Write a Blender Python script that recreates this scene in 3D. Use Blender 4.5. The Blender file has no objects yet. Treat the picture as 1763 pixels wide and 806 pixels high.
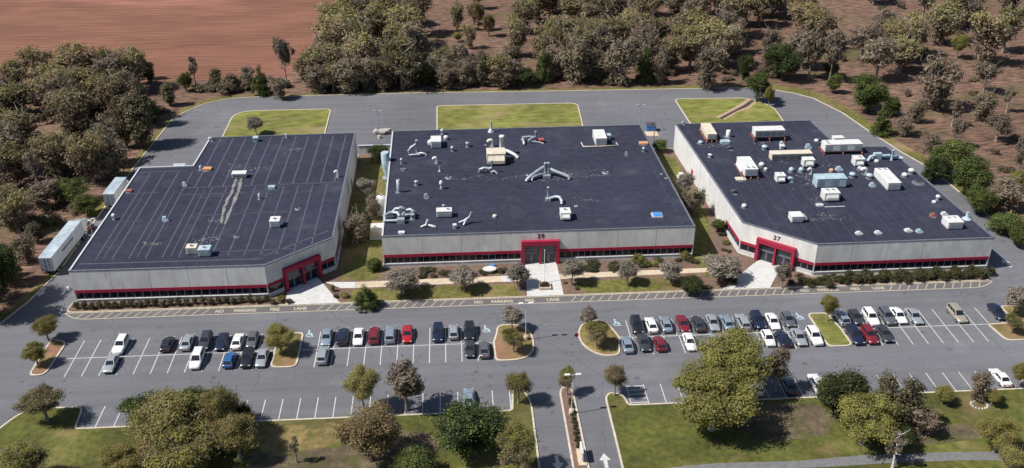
import bpy, bmesh, math, random
import numpy as np
from mathutils import Vector, Matrix

S = bpy.context.scene
C = S.collection
R = math.radians
rnd = random.Random(7)

# ------------------------------------------------------------------ camera
CAM_H, PITCH, YAW, ROLL, FPX = 96.345, 0.49927, 0.063854, -0.00073, 1666.84
IW, IH = 1763, 806
cy_, sy_, cp_, sp_ = math.cos(YAW), math.sin(YAW), math.cos(PITCH), math.sin(PITCH)
FWD = Vector((sy_ * cp_, cy_ * cp_, -sp_))
RIGHT = Vector((cy_, -sy_, 0))
UP = RIGHT.cross(FWD)
RIGHT, UP = RIGHT * math.cos(ROLL) + UP * math.sin(ROLL), UP * math.cos(ROLL) - RIGHT * math.sin(ROLL)
cd = bpy.data.cameras.new('camera')
cam = bpy.data.objects.new('camera', cd)
C.objects.link(cam)
cam.matrix_world = Matrix(((RIGHT.x, UP.x, -FWD.x, 0), (RIGHT.y, UP.y, -FWD.y, 0),
                           (RIGHT.z, UP.z, -FWD.z, CAM_H), (0, 0, 0, 1)))
cd.sensor_fit = 'HORIZONTAL'
cd.sensor_width = 36.0
cd.lens = 36.0 * FPX / IW
cd.clip_start = 1.0
cd.clip_end = 6000
S.camera = cam


def at(px, py, z=0.0):
    """world point where the sight line through a photo point meets height z (survey of the site)"""
    d = RIGHT * (px - IW / 2) - UP * (py - IH / 2) + FWD * FPX
    t = (z - CAM_H) / d.z
    return Vector((d.x * t, d.y * t, z))


# ------------------------------------------------------------------ light
SUN_EL, SUN_AZ = 51.0, 11.0          # azimuth: degrees turned from -X towards the camera side
world = bpy.data.worlds.new('World')
S.world = world
world.use_nodes = True
nt = world.node_tree
nt.nodes.clear()
sky = nt.nodes.new('ShaderNodeTexSky')
sky.sky_type = 'NISHITA'
sky.sun_disc = False
sky.sun_elevation = R(SUN_EL)
sky.sun_rotation = R(270 - SUN_AZ)
bg = nt.nodes.new('ShaderNodeBackground')
bg.inputs['Strength'].default_value = 0.064
wo = nt.nodes.new('ShaderNodeOutputWorld')
nt.links.new(sky.outputs[0], bg.inputs[0])
nt.links.new(bg.outputs[0], wo.inputs[0])
sl = bpy.data.lights.new('sun', 'SUN')
sl.energy = 4.7
sl.angle = R(0.5)
sl.color = (1.0, 0.955, 0.88)
sun = bpy.data.objects.new('sun', sl)
C.objects.link(sun)
to_sun = Vector((-math.cos(R(SUN_AZ)) * math.cos(R(SUN_EL)), -math.sin(R(SUN_AZ)) * math.cos(R(SUN_EL)), math.sin(R(SUN_EL))))
sun.rotation_euler = to_sun.to_track_quat('Z', 'Y').to_euler()
sun.location = (-60, 100, 80)
S.view_settings.view_transform = 'Standard'
S.view_settings.look = 'None'
S.view_settings.exposure = 0.45
S.view_settings.gamma = 1.0

# ------------------------------------------------------------------ materials
MATS = {}


def srgb(r, g, b, k=1.0):
    f = lambda v: ((v / 255) / 12.92 if v / 255 < 0.04045 else ((v / 255 + 0.055) / 1.055) ** 2.4) * k
    return (f(r), f(g), f(b))


def mat(name, c1, c2=None, scale=1.0, rough=0.85, metal=0.0, big=None, bigamt=0.25, stretch=(1, 1, 1), c3=None, c3scale=0.05,
        c3lo=0.55, c3hi=0.7, tint=0.0, spec=0.3, coat=0.0, bump=0.0, detail=5, lo=0.35, hi=0.65, extra=None, leaf=0.0):
    if name in MATS:
        return MATS[name]
    m = bpy.data.materials.new(name)
    m.use_nodes = True
    t = m.node_tree
    N, L = t.nodes, t.links
    b = N['Principled BSDF']
    b.inputs['Roughness'].default_value = rough
    b.inputs['Metallic'].default_value = metal
    b.inputs['Specular IOR Level'].default_value = spec
    b.inputs['Coat Weight'].default_value = coat
    b.inputs['Coat Roughness'].default_value = 0.08
    col = None
    tc = N.new('ShaderNodeTexCoord')
    mp = N.new('ShaderNodeMapping')
    mp.inputs['Scale'].default_value = stretch
    L.new(tc.outputs['Object'], mp.inputs['Vector'])
    if c2 is None:
        rgb = N.new('ShaderNodeRGB')
        rgb.outputs[0].default_value = (*c1, 1)
        col = rgb.outputs[0]
    else:
        n = N.new('ShaderNodeTexNoise')
        n.inputs['Scale'].default_value = scale
        n.inputs['Detail'].default_value = detail
        n.inputs['Roughness'].default_value = 0.62
        L.new(mp.outputs[0], n.inputs['Vector'])
        r = N.new('ShaderNodeValToRGB')
        r.color_ramp.elements[0].position = lo
        r.color_ramp.elements[0].color = (*c1, 1)
        r.color_ramp.elements[1].position = hi
        r.color_ramp.elements[1].color = (*c2, 1)
        L.new(n.outputs['Fac'], r.inputs['Fac'])
        col = r.outputs[0]
        if bump:
            bp = N.new('ShaderNodeBump')
            bp.inputs['Strength'].default_value = bump
            bp.inputs['Distance'].default_value = 0.1
            L.new(n.outputs['Fac'], bp.inputs['Height'])
            L.new(bp.outputs[0], b.inputs['Normal'])
    if c3 is not None:
        n3 = N.new('ShaderNodeTexNoise')
        n3.inputs['Scale'].default_value = c3scale
        n3.inputs['Detail'].default_value = 6
        n3.inputs['Roughness'].default_value = 0.65
        mp3 = N.new('ShaderNodeMapping')
        mp3.inputs['Location'].default_value = (17.3, 5.1, 2.2)
        mp3.inputs['Scale'].default_value = stretch
        L.new(tc.outputs['Object'], mp3.inputs['Vector'])
        L.new(mp3.outputs[0], n3.inputs['Vector'])
        mr = N.new('ShaderNodeMapRange')
        mr.inputs['From Min'].default_value = c3lo
        mr.inputs['From Max'].default_value = c3hi
        L.new(n3.outputs['Fac'], mr.inputs['Value'])
        mx = N.new('ShaderNodeMixRGB')
        L.new(mr.outputs[0], mx.inputs[0])
        L.new(col, mx.inputs[1])
        mx.inputs[2].default_value = (*c3, 1)
        col = mx.outputs[0]
    if big:
        n2 = N.new('ShaderNodeTexNoise')
        n2.inputs['Scale'].default_value = big
        n2.inputs['Detail'].default_value = 4
        L.new(tc.outputs['Object'], n2.inputs['Vector'])
        mr = N.new('ShaderNodeMapRange')
        mr.inputs['From Min'].default_value = 0.3
        mr.inputs['From Max'].default_value = 0.7
        mr.inputs['To Min'].default_value = 1 - bigamt
        mr.inputs['To Max'].default_value = 1 + bigamt
        L.new(n2.outputs['Fac'], mr.inputs['Value'])
        vm = N.new('ShaderNodeVectorMath')
        vm.operation = 'SCALE'
        L.new(col, vm.inputs[0])
        L.new(mr.outputs[0], vm.inputs['Scale'])
        col = vm.outputs[0]
    if tint:
        oi = N.new('ShaderNodeObjectInfo')
        hs = N.new('ShaderNodeHueSaturation')
        mh = N.new('ShaderNodeMapRange')
        mh.inputs['To Min'].default_value = 0.5 - tint * 0.02
        mh.inputs['To Max'].default_value = 0.5 + tint * 0.03
        mv = N.new('ShaderNodeMapRange')
        mv.inputs['To Min'].default_value = 1 - tint * 0.4
        mv.inputs['To Max'].default_value = 1 + tint * 0.4
        wn = N.new('ShaderNodeTexWhiteNoise')
        wn.noise_dimensions = '1D'
        L.new(oi.outputs['Random'], wn.inputs['W'])
        L.new(oi.outputs['Random'], mh.inputs['Value'])
        L.new(wn.outputs['Value'], mv.inputs['Value'])
        L.new(mh.outputs[0], hs.inputs['Hue'])
        L.new(mv.outputs[0], hs.inputs['Value'])
        L.new(col, hs.inputs['Color'])
        col = hs.outputs[0]
    if extra:
        col = extra(N, L, tc, col)
    L.new(col, b.inputs['Base Color'])
    if leaf:
        tr = N.new('ShaderNodeBsdfTranslucent')
        ms = N.new('ShaderNodeMixShader')
        ms.inputs[0].default_value = leaf
        L.new(col, tr.inputs['Color'])
        L.new(b.outputs[0], ms.inputs[1])
        L.new(tr.outputs[0], ms.inputs[2])
        L.new(ms.outputs[0], N['Material Output'].inputs['Surface'])
    MATS[name] = m
    return m


def cracks(scale, width, colour, amt):
    """thin irregular lines (voronoi cell edges) mixed into a base colour: sealed cracks, joints"""
    def f(N, L, tc, col):
        nz = N.new('ShaderNodeTexNoise')
        nz.inputs['Scale'].default_value = scale * 4
        va = N.new('ShaderNodeVectorMath')
        va.operation = 'MULTIPLY_ADD'
        va.inputs[1].default_value = (6, 6, 0)
        L.new(tc.outputs['Object'], nz.inputs['Vector'])
        L.new(nz.outputs['Color'], va.inputs[0])
        L.new(tc.outputs['Object'], va.inputs[2])
        v = N.new('ShaderNodeTexVoronoi')
        v.feature = 'DISTANCE_TO_EDGE'
        v.inputs['Scale'].default_value = scale
        L.new(va.outputs[0], v.inputs['Vector'])
        mr = N.new('ShaderNodeMapRange')
        mr.inputs['From Min'].default_value = 0
        mr.inputs['From Max'].default_value = width
        mr.inputs['To Min'].default_value = amt
        mr.inputs['To Max'].default_value = 0
        L.new(v.outputs['Distance'], mr.inputs['Value'])
        mx = N.new('ShaderNodeMixRGB')
        L.new(mr.outputs[0], mx.inputs[0])
        L.new(col, mx.inputs[1])
        mx.inputs[2].default_value = (*colour, 1)
        return mx.outputs[0]
    return f


def ponding(N, L, tc, col):
    """faint pale specks and scuffs left where water stood"""
    n = N.new('ShaderNodeTexNoise')
    n.inputs['Scale'].default_value = 1.1
    n.inputs['Detail'].default_value = 9
    n.inputs['Roughness'].default_value = .75
    L.new(tc.outputs['Object'], n.inputs['Vector'])
    mr = N.new('ShaderNodeMapRange')
    mr.inputs['From Min'].default_value = .60
    mr.inputs['From Max'].default_value = .78
    mr.inputs['To Max'].default_value = .4
    L.new(n.outputs['Fac'], mr.inputs['Value'])
    mx = N.new('ShaderNodeMixRGB')
    L.new(mr.outputs[0], mx.inputs[0])
    L.new(col, mx.inputs[1])
    mx.inputs[2].default_value = (.12, .12, .135, 1)
    return mx.outputs[0]


def worn(N, L, tc, col):
    """asphalt: sealed cracks, then small dark oil drips and pale dust"""
    col = cracks(.035, .006, (.075, .075, .088), .45)(N, L, tc, col)
    v = N.new('ShaderNodeTexVoronoi')
    v.inputs['Scale'].default_value = .42
    v.inputs['Randomness'].default_value = 1
    L.new(tc.outputs['Object'], v.inputs['Vector'])
    sp = N.new('ShaderNodeMapRange')
    sp.inputs['From Min'].default_value = .05
    sp.inputs['From Max'].default_value = .26
    sp.inputs['To Min'].default_value = 1
    sp.inputs['To Max'].default_value = 0
    L.new(v.outputs['Distance'], sp.inputs['Value'])
    sx = N.new('ShaderNodeSeparateColor')
    L.new(v.outputs['Color'], sx.inputs[0])
    gt = N.new('ShaderNodeMapRange')
    gt.inputs['From Min'].default_value = .45
    gt.inputs['From Max'].default_value = 1.0
    gt.inputs['To Max'].default_value = .75
    L.new(sx.outputs[0], gt.inputs['Value'])
    ml = N.new('ShaderNodeMath')
    ml.operation = 'MULTIPLY'
    L.new(sp.outputs[0], ml.inputs[0])
    L.new(gt.outputs[0], ml.inputs[1])
    mx = N.new('ShaderNodeMixRGB')
    L.new(ml.outputs[0], mx.inputs[0])
    L.new(col, mx.inputs[1])
    mx.inputs[2].default_value = (.060, .060, .068, 1)
    # long pale wear tracks along the driving lanes
    n = N.new('ShaderNodeTexNoise')
    n.inputs['Scale'].default_value = .55
    n.inputs['Detail'].default_value = 5
    mp = N.new('ShaderNodeMapping')
    mp.inputs['Scale'].default_value = (.07, 1, 1)
    L.new(tc.outputs['Object'], mp.inputs['Vector'])
    L.new(mp.outputs[0], n.inputs['Vector'])
    mr = N.new('ShaderNodeMapRange')
    mr.inputs['From Min'].default_value = .3
    mr.inputs['From Max'].default_value = .7
    mr.inputs['To Min'].default_value = .90
    mr.inputs['To Max'].default_value = 1.10
    L.new(n.outputs['Fac'], mr.inputs['Value'])
    vm = N.new('ShaderNodeVectorMath')
    vm.operation = 'SCALE'
    L.new(mx.outputs[0], vm.inputs[0])
    L.new(mr.outputs[0], vm.inputs['Scale'])
    return vm.outputs[0]


def furrows(N, L, tc, col):
    """ploughed rows running nearly along X"""
    mp = N.new('ShaderNodeMapping')
    mp.inputs['Rotation'].default_value = (0, 0, R(1.6))
    L.new(tc.outputs['Object'], mp.inputs['Vector'])
    w = N.new('ShaderNodeTexWave')
    w.bands_direction = 'Y'
    w.inputs['Scale'].default_value = 0.14
    w.inputs['Distortion'].default_value = .5
    w.inputs['Detail'].default_value = 3
    w.inputs['Detail Scale'].default_value = 1.2
    L.new(mp.outputs[0], w.inputs['Vector'])
    n = N.new('ShaderNodeTexNoise')
    n.inputs['Scale'].default_value = 0.5
    n.inputs['Detail'].default_value = 6
    mp2 = N.new('ShaderNodeMapping')
    mp2.inputs['Scale'].default_value = (0.10, 2.6, 1)
    L.new(mp.outputs[0], mp2.inputs['Vector'])
    L.new(mp2.outputs[0], n.inputs['Vector'])
    a = N.new('ShaderNodeMath')
    a.operation = 'MULTIPLY_ADD'
    a.inputs[1].default_value = 0.22
    L.new(w.outputs['Fac'], a.inputs[0])
    L.new(n.outputs['Fac'], a.inputs[2])
    mr = N.new('ShaderNodeMapRange')
    mr.inputs['From Min'].default_value = 0.36
    mr.inputs['From Max'].default_value = 0.86
    mr.inputs['To Min'].default_value = 0.62
    mr.inputs['To Max'].default_value = 1.38
    L.new(a.outputs[0], mr.inputs['Value'])
    vm = N.new('ShaderNodeVectorMath')
    vm.operation = 'SCALE'
    L.new(col, vm.inputs[0])
    L.new(mr.outputs[0], vm.inputs['Scale'])
    return vm.outputs[0]


M_ASPH = mat('asphalt', (0.114, 0.116, 0.132), (0.139, 0.141, 0.156), scale=2.5, rough=.92, big=.035, bigamt=.13,
               c3=(.172, .172, .185), c3scale=.08, c3lo=.56, c3hi=.78, extra=worn)
M_LANE = mat('lane_asphalt', (.105, .100, .104), (.135, .128, .130), scale=3, rough=.92, big=.08, bigamt=.15)
M_GRASS = mat('lawn_grass', (0.050, 0.057, 0.013), (0.099, 0.102, 0.022), scale=1.0, rough=.95, big=.09, bigamt=.42,
               c3=(.175, .130, .060), c3scale=.10, c3lo=.53, c3hi=.70, bump=.4)
M_GRASSB = mat('bright_grass', (.085, .092, .020), (.190, .195, .048), scale=.45, rough=.95, big=.06, bigamt=.22,
               c3=(.235, .185, .090), c3scale=.11, c3lo=.52, c3hi=.68, bump=.4, stretch=(.6, 1.6, 1), lo=.33, hi=.6)
M_YARD = mat('yard_grass', (.070, .075, .018), (.150, .140, .038), scale=1.1, rough=.95, big=.09, bigamt=.25,
               c3=(.20, .14, .075), c3scale=.13, c3lo=.5, c3hi=.66, bump=.4)
M_ISLE = mat('island_ground', (.120, .105, .030), (.215, .160, .070), scale=.8, rough=.95, big=.2, bigamt=.25,
               c3=(.225, .125, .080), c3scale=.16, c3lo=.5, c3hi=.64, bump=.4)
M_MULCH = mat('mulch', (.105, .068, .052), (.190, .125, .095), scale=3.0, rough=.95, big=.15, bigamt=.2, bump=.5)
M_FOREST = mat('leaf_litter', (0.043, 0.030, 0.023), (0.202, 0.119, 0.086), scale=.75, rough=.96, big=.03, bigamt=.25, stretch=(.40, 1.4, 1),
               c3=(.085, .078, .030), c3scale=.035, c3lo=.54, c3hi=.68, bump=.5, detail=9, lo=.36, hi=.60)
M_FIELD = mat('ploughed_soil', (0.146, 0.067, 0.043), (0.204, 0.093, 0.062), scale=.05, rough=.96, stretch=(.5, 1.3, 1),
               c3=(.30, .135, .100), c3scale=.014, c3lo=.56, c3hi=.74, extra=furrows)
M_KERB = mat('kerb_concrete', (.40, .35, .29), (.56, .49, .41), scale=1.6, rough=.9)
M_WALK = mat('white_concrete', (.44, .44, .44), (.54, .54, .53), scale=1.2, rough=.9, big=.25, bigamt=.06)
M_TAN = mat('tan_concrete', (.44, .36, .27), (.54, .45, .34), scale=1.3, rough=.9, big=.3, bigamt=.08)
M_WALL = mat('wall_concrete', (.52, .51, .50), (.64, .63, .61), scale=.9, rough=.9, stretch=(1, 1, .35), big=.12, bigamt=.12,
               c3=(.42, .42, .42), c3scale=.35, c3lo=.60, c3hi=.76)
M_WALLW = mat('white_wall_paint', (0.508, 0.508, 0.508), (0.590, 0.590, 0.582), scale=.9, rough=.85, stretch=(1, 1, .3), big=.15, bigamt=.08)
M_JOINT = mat('wall_joint_sealant', (.24, .24, .245), (.34, .34, .34), scale=.8, rough=.9)
M_RED = mat('red_paint', (.27, .014, .042), (.33, .020, .054), scale=2, rough=.7)
M_ROOF = mat('roof_membrane', (0.026, 0.028, 0.047), (0.035, 0.038, 0.060), scale=.8, rough=.85, spec=.12, big=.07, bigamt=.14,
               c3=(.066, .069, .090), c3scale=.13, c3lo=.54, c3hi=.82, extra=ponding)
M_SEAM = mat('roof_seam_tape', (.058, .060, .090), (.085, .088, .122), scale=1.2, rough=.8)
M_SEAMD = mat('roof_seam_faint', (.034, .036, .062), (.046, .048, .078), scale=1.2, rough=.8)
M_DIRT = mat('roof_silt', (0.136, 0.130, 0.126), (0.240, 0.231, 0.216), scale=1.6, rough=.95)
M_GLASS = mat('window_glass', (.008, .009, .018), (.016, .018, .030), scale=.6, rough=.12, spec=.5)
M_MULL = mat('mullion_metal', (.20, .21, .25), (.27, .28, .32), scale=2, rough=.5, metal=.3)
M_COP = mat('coping_metal', (.50, .51, .53), (.62, .63, .65), scale=1.5, rough=.5, metal=.2)
M_COPD = mat('dark_coping', (.10, .11, .14), (.15, .16, .19), scale=1.5, rough=.6)
M_WHITE = mat('white_metal', (0.516, 0.525, 0.525), (0.619, 0.619, 0.611), scale=1.4, rough=.55, big=.6, bigamt=.08)
M_CREAM = mat('cream_metal', (0.504, 0.450, 0.360), (0.612, 0.558, 0.468), scale=1.4, rough=.6, big=.5, bigamt=.1)
M_BLUEM = mat('pale_blue_metal', (0.297, 0.396, 0.468), (0.396, 0.486, 0.549), scale=1.0, rough=.5, big=.5, bigamt=.12)
M_GALV = mat('galvanised_steel', (0.272, 0.306, 0.348), (0.425, 0.459, 0.493), scale=2.2, rough=.45, metal=.35)
M_DGREY = mat('dark_grille', (.045, .048, .058), (.085, .088, .100), scale=3, rough=.7)
M_RUST = mat('red_oxide_steel', (.23, .085, .065), (.33, .13, .10), scale=3, rough=.8)
M_ORANGE = mat('orange_cover', (.50, .24, .12), (.58, .30, .16), scale=3, rough=.7)
M_BLUE = mat('blue_cover', (.05, .19, .50), (.08, .25, .60), scale=2, rough=.6)
M_PAINT = mat('white_road_paint', (0.396, 0.396, 0.387), (0.540, 0.540, 0.531), scale=1.6, rough=.85)
M_YPAINT = mat('cream_road_paint', (0.384, 0.336, 0.240), (0.512, 0.464, 0.360), scale=1.6, rough=.85)
M_HPAINT = mat('pale_blue_road_paint', (.33, .47, .56), (.45, .57, .64), scale=2, rough=.85)
M_TYRE = mat('tyre_rubber', (.012, .012, .013), (.02, .02, .021), scale=5, rough=.85)
M_RIM = mat('wheel_rim', (.38, .39, .41), (.48, .49, .51), scale=5, rough=.35, metal=.7)
M_CARGLASS = mat('car_glass', (.012, .015, .022), (.022, .026, .034), scale=1, rough=.06, spec=.6)
M_LAMP = mat('lamp_lens', (.55, .56, .56), (.65, .66, .66), scale=4, rough=.15)
M_TAIL = mat('tail_lens', (.30, .012, .015), (.38, .018, .02), scale=4, rough=.2)
M_BARK = mat('grey_bark', (0.167, 0.142, 0.123), (0.312, 0.268, 0.232), scale=3, rough=.95, stretch=(1, 1, .3), tint=.5, bump=.5)
M_BARKD = mat('dark_bark', (.050, .042, .036), (.100, .085, .072), scale=3, rough=.95, stretch=(1, 1, .3), tint=.4, bump=.5)
M_TWIG = mat('grey_brown_twigs', (0.138, 0.107, 0.077), (0.309, 0.242, 0.166), scale=.9, rough=.95, tint=.7, leaf=.38)
M_BUD = mat('olive_buds', (0.179, 0.161, 0.060), (0.340, 0.302, 0.128), scale=.7, rough=.95, tint=.8, leaf=.38)
M_OLIVE = mat('olive_leaves', (0.116, 0.121, 0.026), (0.266, 0.255, 0.065), scale=.6, rough=.9, tint=.5, leaf=.38)
M_GREEN = mat('green_needles', (0.076, 0.100, 0.024), (0.197, 0.227, 0.062), scale=.7, rough=.9, tint=.6, leaf=.38)
M_DKGRN = mat('dark_needles', (0.021, 0.030, 0.013), (0.056, 0.073, 0.028), scale=.7, rough=.9, tint=.5, leaf=.38)
M_SHRUB = mat('shrub_leaves', (0.045, 0.045, 0.027), (0.128, 0.120, 0.068), scale=1.4, rough=.9, tint=.5, leaf=.38)
M_HEDGE = mat('hedge_leaves', (0.050, 0.055, 0.022), (0.132, 0.130, 0.055), scale=1.2, rough=.9, tint=.4, leaf=.38)
M_TANLF = mat('tan_leaves', (0.197, 0.156, 0.071), (0.348, 0.274, 0.137), scale=.8, rough=.95, tint=.4, leaf=.38)
M_RUSTLF = mat('russet_leaves', (0.143, 0.091, 0.055), (0.267, 0.169, 0.111), scale=.8, rough=.95, tint=.4, leaf=.38)
M_PALETW = mat('pale_twigs', (0.218, 0.196, 0.161), (0.391, 0.356, 0.299), scale=1.4, rough=.95, tint=.5, leaf=.38)
M_GREYTW = mat('grey_twigs', (0.136, 0.114, 0.094), (0.272, 0.230, 0.187), scale=1.2, rough=.95, tint=.5, leaf=.38)


# ------------------------------------------------------------------ mesh building
class MB:
    def __init__(self):
        self.v, self.f, self.mi, self.sm = [], [], [], []
        self.M = None

    def add(self, verts, faces, mi=0, smooth=False):
        o = len(self.v)
        if self.M is not None:
            verts = [self.M @ Vector(q) for q in verts]
        self.v += [tuple(q) for q in verts]
        for f in faces:
            self.f.append([i + o for i in f])
            self.mi.append(mi)
            self.sm.append(smooth)
        return self

    def box(self, x0, x1, y0, y1, z0, z1, mi=0, bottom=True):
        v = [(x0, y0, z0), (x1, y0, z0), (x1, y1, z0), (x0, y1, z0), (x0, y0, z1), (x1, y0, z1), (x1, y1, z1), (x0, y1, z1)]
        f = [(4, 5, 6, 7), (0, 1, 5, 4), (1, 2, 6, 5), (2, 3, 7, 6), (3, 0, 4, 7)]
        if bottom:
            f.append((3, 2, 1, 0))
        return self.add(v, f, mi)

    def bevbox(self, x0, x1, y0, y1, z0, z1, b=.06, mi=0):
        """box with chamfered top and vertical edges"""
        def ring(i, z):
            return [(x0 + i + b, y0 + i, z), (x1 - i - b, y0 + i, z), (x1 - i, y0 + i + b, z), (x1 - i, y1 - i - b, z),
                    (x1 - i - b, y1 - i, z), (x0 + i + b, y1 - i, z), (x0 + i, y1 - i - b, z), (x0 + i, y0 + i + b, z)]
        v = ring(0, z0) + ring(0, z1 - b) + ring(b, z1)
        f = []
        for k in range(2):
            for i in range(8):
                j = (i + 1) % 8
                f.append((k * 8 + i, k * 8 + j, k * 8 + 8 + j, k * 8 + 8 + i))
        f.append(tuple(range(16, 24)))
        f.append(tuple(reversed(range(8))))
        return self.add(v, f, mi)

    def prism(self, poly, z0, z1, mi=0, top=True, bottom=False, sides=True):
        n = len(poly)
        v = [(x, y, z0) for x, y in poly] + [(x, y, z1) for x, y in poly]
        f = []
        if sides:
            f += [(i, (i + 1) % n, n + (i + 1) % n, n + i) for i in range(n)]
        if top:
            f.append(tuple(range(n, 2 * n)))
        if bottom:
            f.append(tuple(reversed(range(n))))
        return self.add(v, f, mi)

    def ring(self, outer, inner, z0, z1, zi=None, mi=0):
        n = len(outer)
        zi = z0 if zi is None else zi
        v = [(x, y, z0) for x, y in outer] + [(x, y, z1) for x, y in outer] + [(x, y, z1) for x, y in inner] + [(x, y, zi) for x, y in inner]
        f = []
        for i in range(n):
            j = (i + 1) % n
            f += [(i, j, n + j, n + i), (n + i, n + j, 2 * n + j, 2 * n + i), (2 * n + i, 2 * n + j, 3 * n + j, 3 * n + i)]
        return self.add(v, f, mi)

    def lathe(self, prof, seg=12, c=(0, 0), mi=0, cap=True, smooth=True):
        v, f = [], []
        for r, z in prof:
            for k in range(seg):
                a = 2 * math.pi * k / seg
                v.append((c[0] + r * math.cos(a), c[1] + r * math.sin(a), z))
        for i in range(len(prof) - 1):
            for k in range(seg):
                l = (k + 1) % seg
                f.append((i * seg + k, i * seg + l, (i + 1) * seg + l, (i + 1) * seg + k))
        self.add(v, f, mi, smooth)
        if cap:
            o = len(prof) - 1
            self.add(v[o * seg:], [tuple(range(seg))], mi)
        return self

    def tube(self, pts, rads, seg=8, mi=0, smooth=True, caps=True):
        pts = [Vector(q) for q in pts]
        if not isinstance(rads, (list, tuple)):
            rads = [rads] * len(pts)
        v, f = [], []
        up = Vector((.13, .31, .94))
        for i, q in enumerate(pts):
            t = (pts[min(i + 1, len(pts) - 1)] - pts[max(i - 1, 0)]).normalized()
            a = t.cross(up)
            if a.length < 1e-3:
                a = t.cross(Vector((1, 0, 0)))
            a.normalize()
            b = t.cross(a)
            for k in range(seg):
                th = 2 * math.pi * k / seg
                v.append(q + (a * math.cos(th) + b * math.sin(th)) * rads[i])
        for i in range(len(pts) - 1):
            for k in range(seg):
                l = (k + 1) % seg
                f.append((i * seg + k, i * seg + l, (i + 1) * seg + l, (i + 1) * seg + k))
        self.add(v, f, mi, smooth)
        if caps:
            self.add(v[:seg], [tuple(range(seg))], mi)
            self.add(v[-seg:], [tuple(range(seg))], mi)
        return self

    def mesh(self, name, mats):
        me = bpy.data.meshes.new(name)
        me.from_pydata(self.v, [], self.f)
        if not isinstance(mats, (list, tuple)):
            mats = [mats]
        for m in mats:
            me.materials.append(m)
        me.polygons.foreach_set('material_index', self.mi)
        me.polygons.foreach_set('use_smooth', self.sm)
        bm = bmesh.new()
        bm.from_mesh(me)
        bmesh.ops.recalc_face_normals(bm, faces=bm.faces)
        bm.to_mesh(me)
        bm.free()
        me.update()
        return me

    def build(self, name, mats, parent=None, loc=(0, 0, 0), rz=0.0):
        return place(name, self.mesh(name, mats), parent, loc, rz)


def place(name, me, parent=None, loc=(0, 0, 0), rz=0.0):
    o = bpy.data.objects.new(name, me)
    C.objects.link(o)
    o.location = loc
    o.rotation_euler = (0, 0, rz)
    if parent:
        o.parent = parent
    return o


def tag(o, label, cat, group=None):
    o['label'] = label
    o['category'] = cat
    if group:
        o['group'] = group
    return o


def thing(name, label, cat, loc=(0, 0, 0), rz=0.0, group=None):
    o = bpy.data.objects.new(name, None)
    C.objects.link(o)
    o.empty_display_size = .5
    o.location = loc
    o.rotation_euler = (0, 0, rz)
    return tag(o, label, cat, group)


def struct(o, label=None):
    o['kind'] = 'structure'
    if label:
        o['label'] = label
    return o


def copy_thing(o, loc, rz=None, scale=None, label=None):
    def rec(src, par):
        c = src.copy()
        C.objects.link(c)
        if par:
            c.parent = par
        for ch in src.children:
            rec(ch, c)
        return c
    c = rec(o, None)
    c.location = loc
    if rz is not None:
        c.rotation_euler = (0, 0, rz)
    if scale is not None:
        c.scale = scale
    if label:
        c['label'] = label
    return c


def inset(poly, d):
    """offset a counter-clockwise polygon inwards by d (or by a list of per-edge distances)"""
    n = len(poly)
    ds = d if isinstance(d, (list, tuple)) else [d] * n
    out = []
    for i in range(n):
        p0, p1, p2 = Vector(poly[i - 1]), Vector(poly[i]), Vector(poly[(i + 1) % n])
        e0, e1 = (p1 - p0).normalized(), (p2 - p1).normalized()
        n0, n1 = Vector((-e0.y, e0.x)), Vector((-e1.y, e1.x))
        d0, d1 = ds[i - 1], ds[i]
        den = e0.x * e1.y - e0.y * e1.x
        if abs(den) < 1e-4:
            q = p1 + n1 * d1
        else:
            a, b = p0 + n0 * d0, p1 + n1 * d1
            t = ((b.x - a.x) * e1.y - (b.y - a.y) * e1.x) / den
            q = a + e0 * t
        out.append((q.x, q.y))
    return out


def ccw(poly):
    a = sum(poly[i - 1][0] * poly[i][1] - poly[i][0] * poly[i - 1][1] for i in range(len(poly)))
    return list(poly) if a > 0 else list(reversed(poly))


def fillet(poly, rads, seg=6):
    out = []
    n = len(poly)
    if not isinstance(rads, (list, tuple)):
        rads = [rads] * n
    for i in range(n):
        p0, p1, p2 = Vector(poly[i - 1]), Vector(poly[i]), Vector(poly[(i + 1) % n])
        r = rads[i]
        if r <= 0:
            out.append((p1.x, p1.y))
            continue
        a = p1 + (p0 - p1).normalized() * min(r, (p0 - p1).length * .48)
        b = p1 + (p2 - p1).normalized() * min(r, (p2 - p1).length * .48)
        for k in range(seg + 1):
            t = k / seg
            q = a * (1 - t) ** 2 + p1 * 2 * t * (1 - t) + b * t * t
            out.append((q.x, q.y))
    return out


_TXT = {}


def text_mesh(body, size, extrude=.004, spacing=1.0):
    cu = bpy.data.curves.new('lettering', 'FONT')
    cu.body = body
    cu.size = size
    cu.extrude = extrude
    cu.space_character = spacing
    cu.offset = size * .022
    cu.align_x = 'CENTER'
    cu.align_y = 'CENTER'
    cu.resolution_u = 3
    ob = bpy.data.objects.new('lettering', cu)
    C.objects.link(ob)
    dg = bpy.context.evaluated_depsgraph_get()
    me = bpy.data.meshes.new_from_object(ob.evaluated_get(dg))
    bpy.data.objects.remove(ob)
    bpy.data.curves.remove(cu)
    return me


# ------------------------------------------------------------------ ground, roads, lawns
g = MB()
g.prism([(-1500, -600), (1500, -600), (1500, 2600), (-1500, 2600)], -.6, -.06)
forest_floor = struct(g.build('forest_floor', M_FOREST), 'brown leaf littered ground under the trees')

fld = fillet(ccw([(-600, 276), (-130, 274.5), (-81, 276), (-49, 277), (-45.5, 300), (-44.5, 330), (-41, 364), (-28, 470), (-28, 760), (-600, 760)]), [0, 0, 3, 5, 0, 0, 0, 0, 0, 0])
struct(MB().prism(fld, -.5, -.03).build('ploughed_field', M_FIELD), 'reddish ploughed field with fine furrows beyond the trees')

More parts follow.
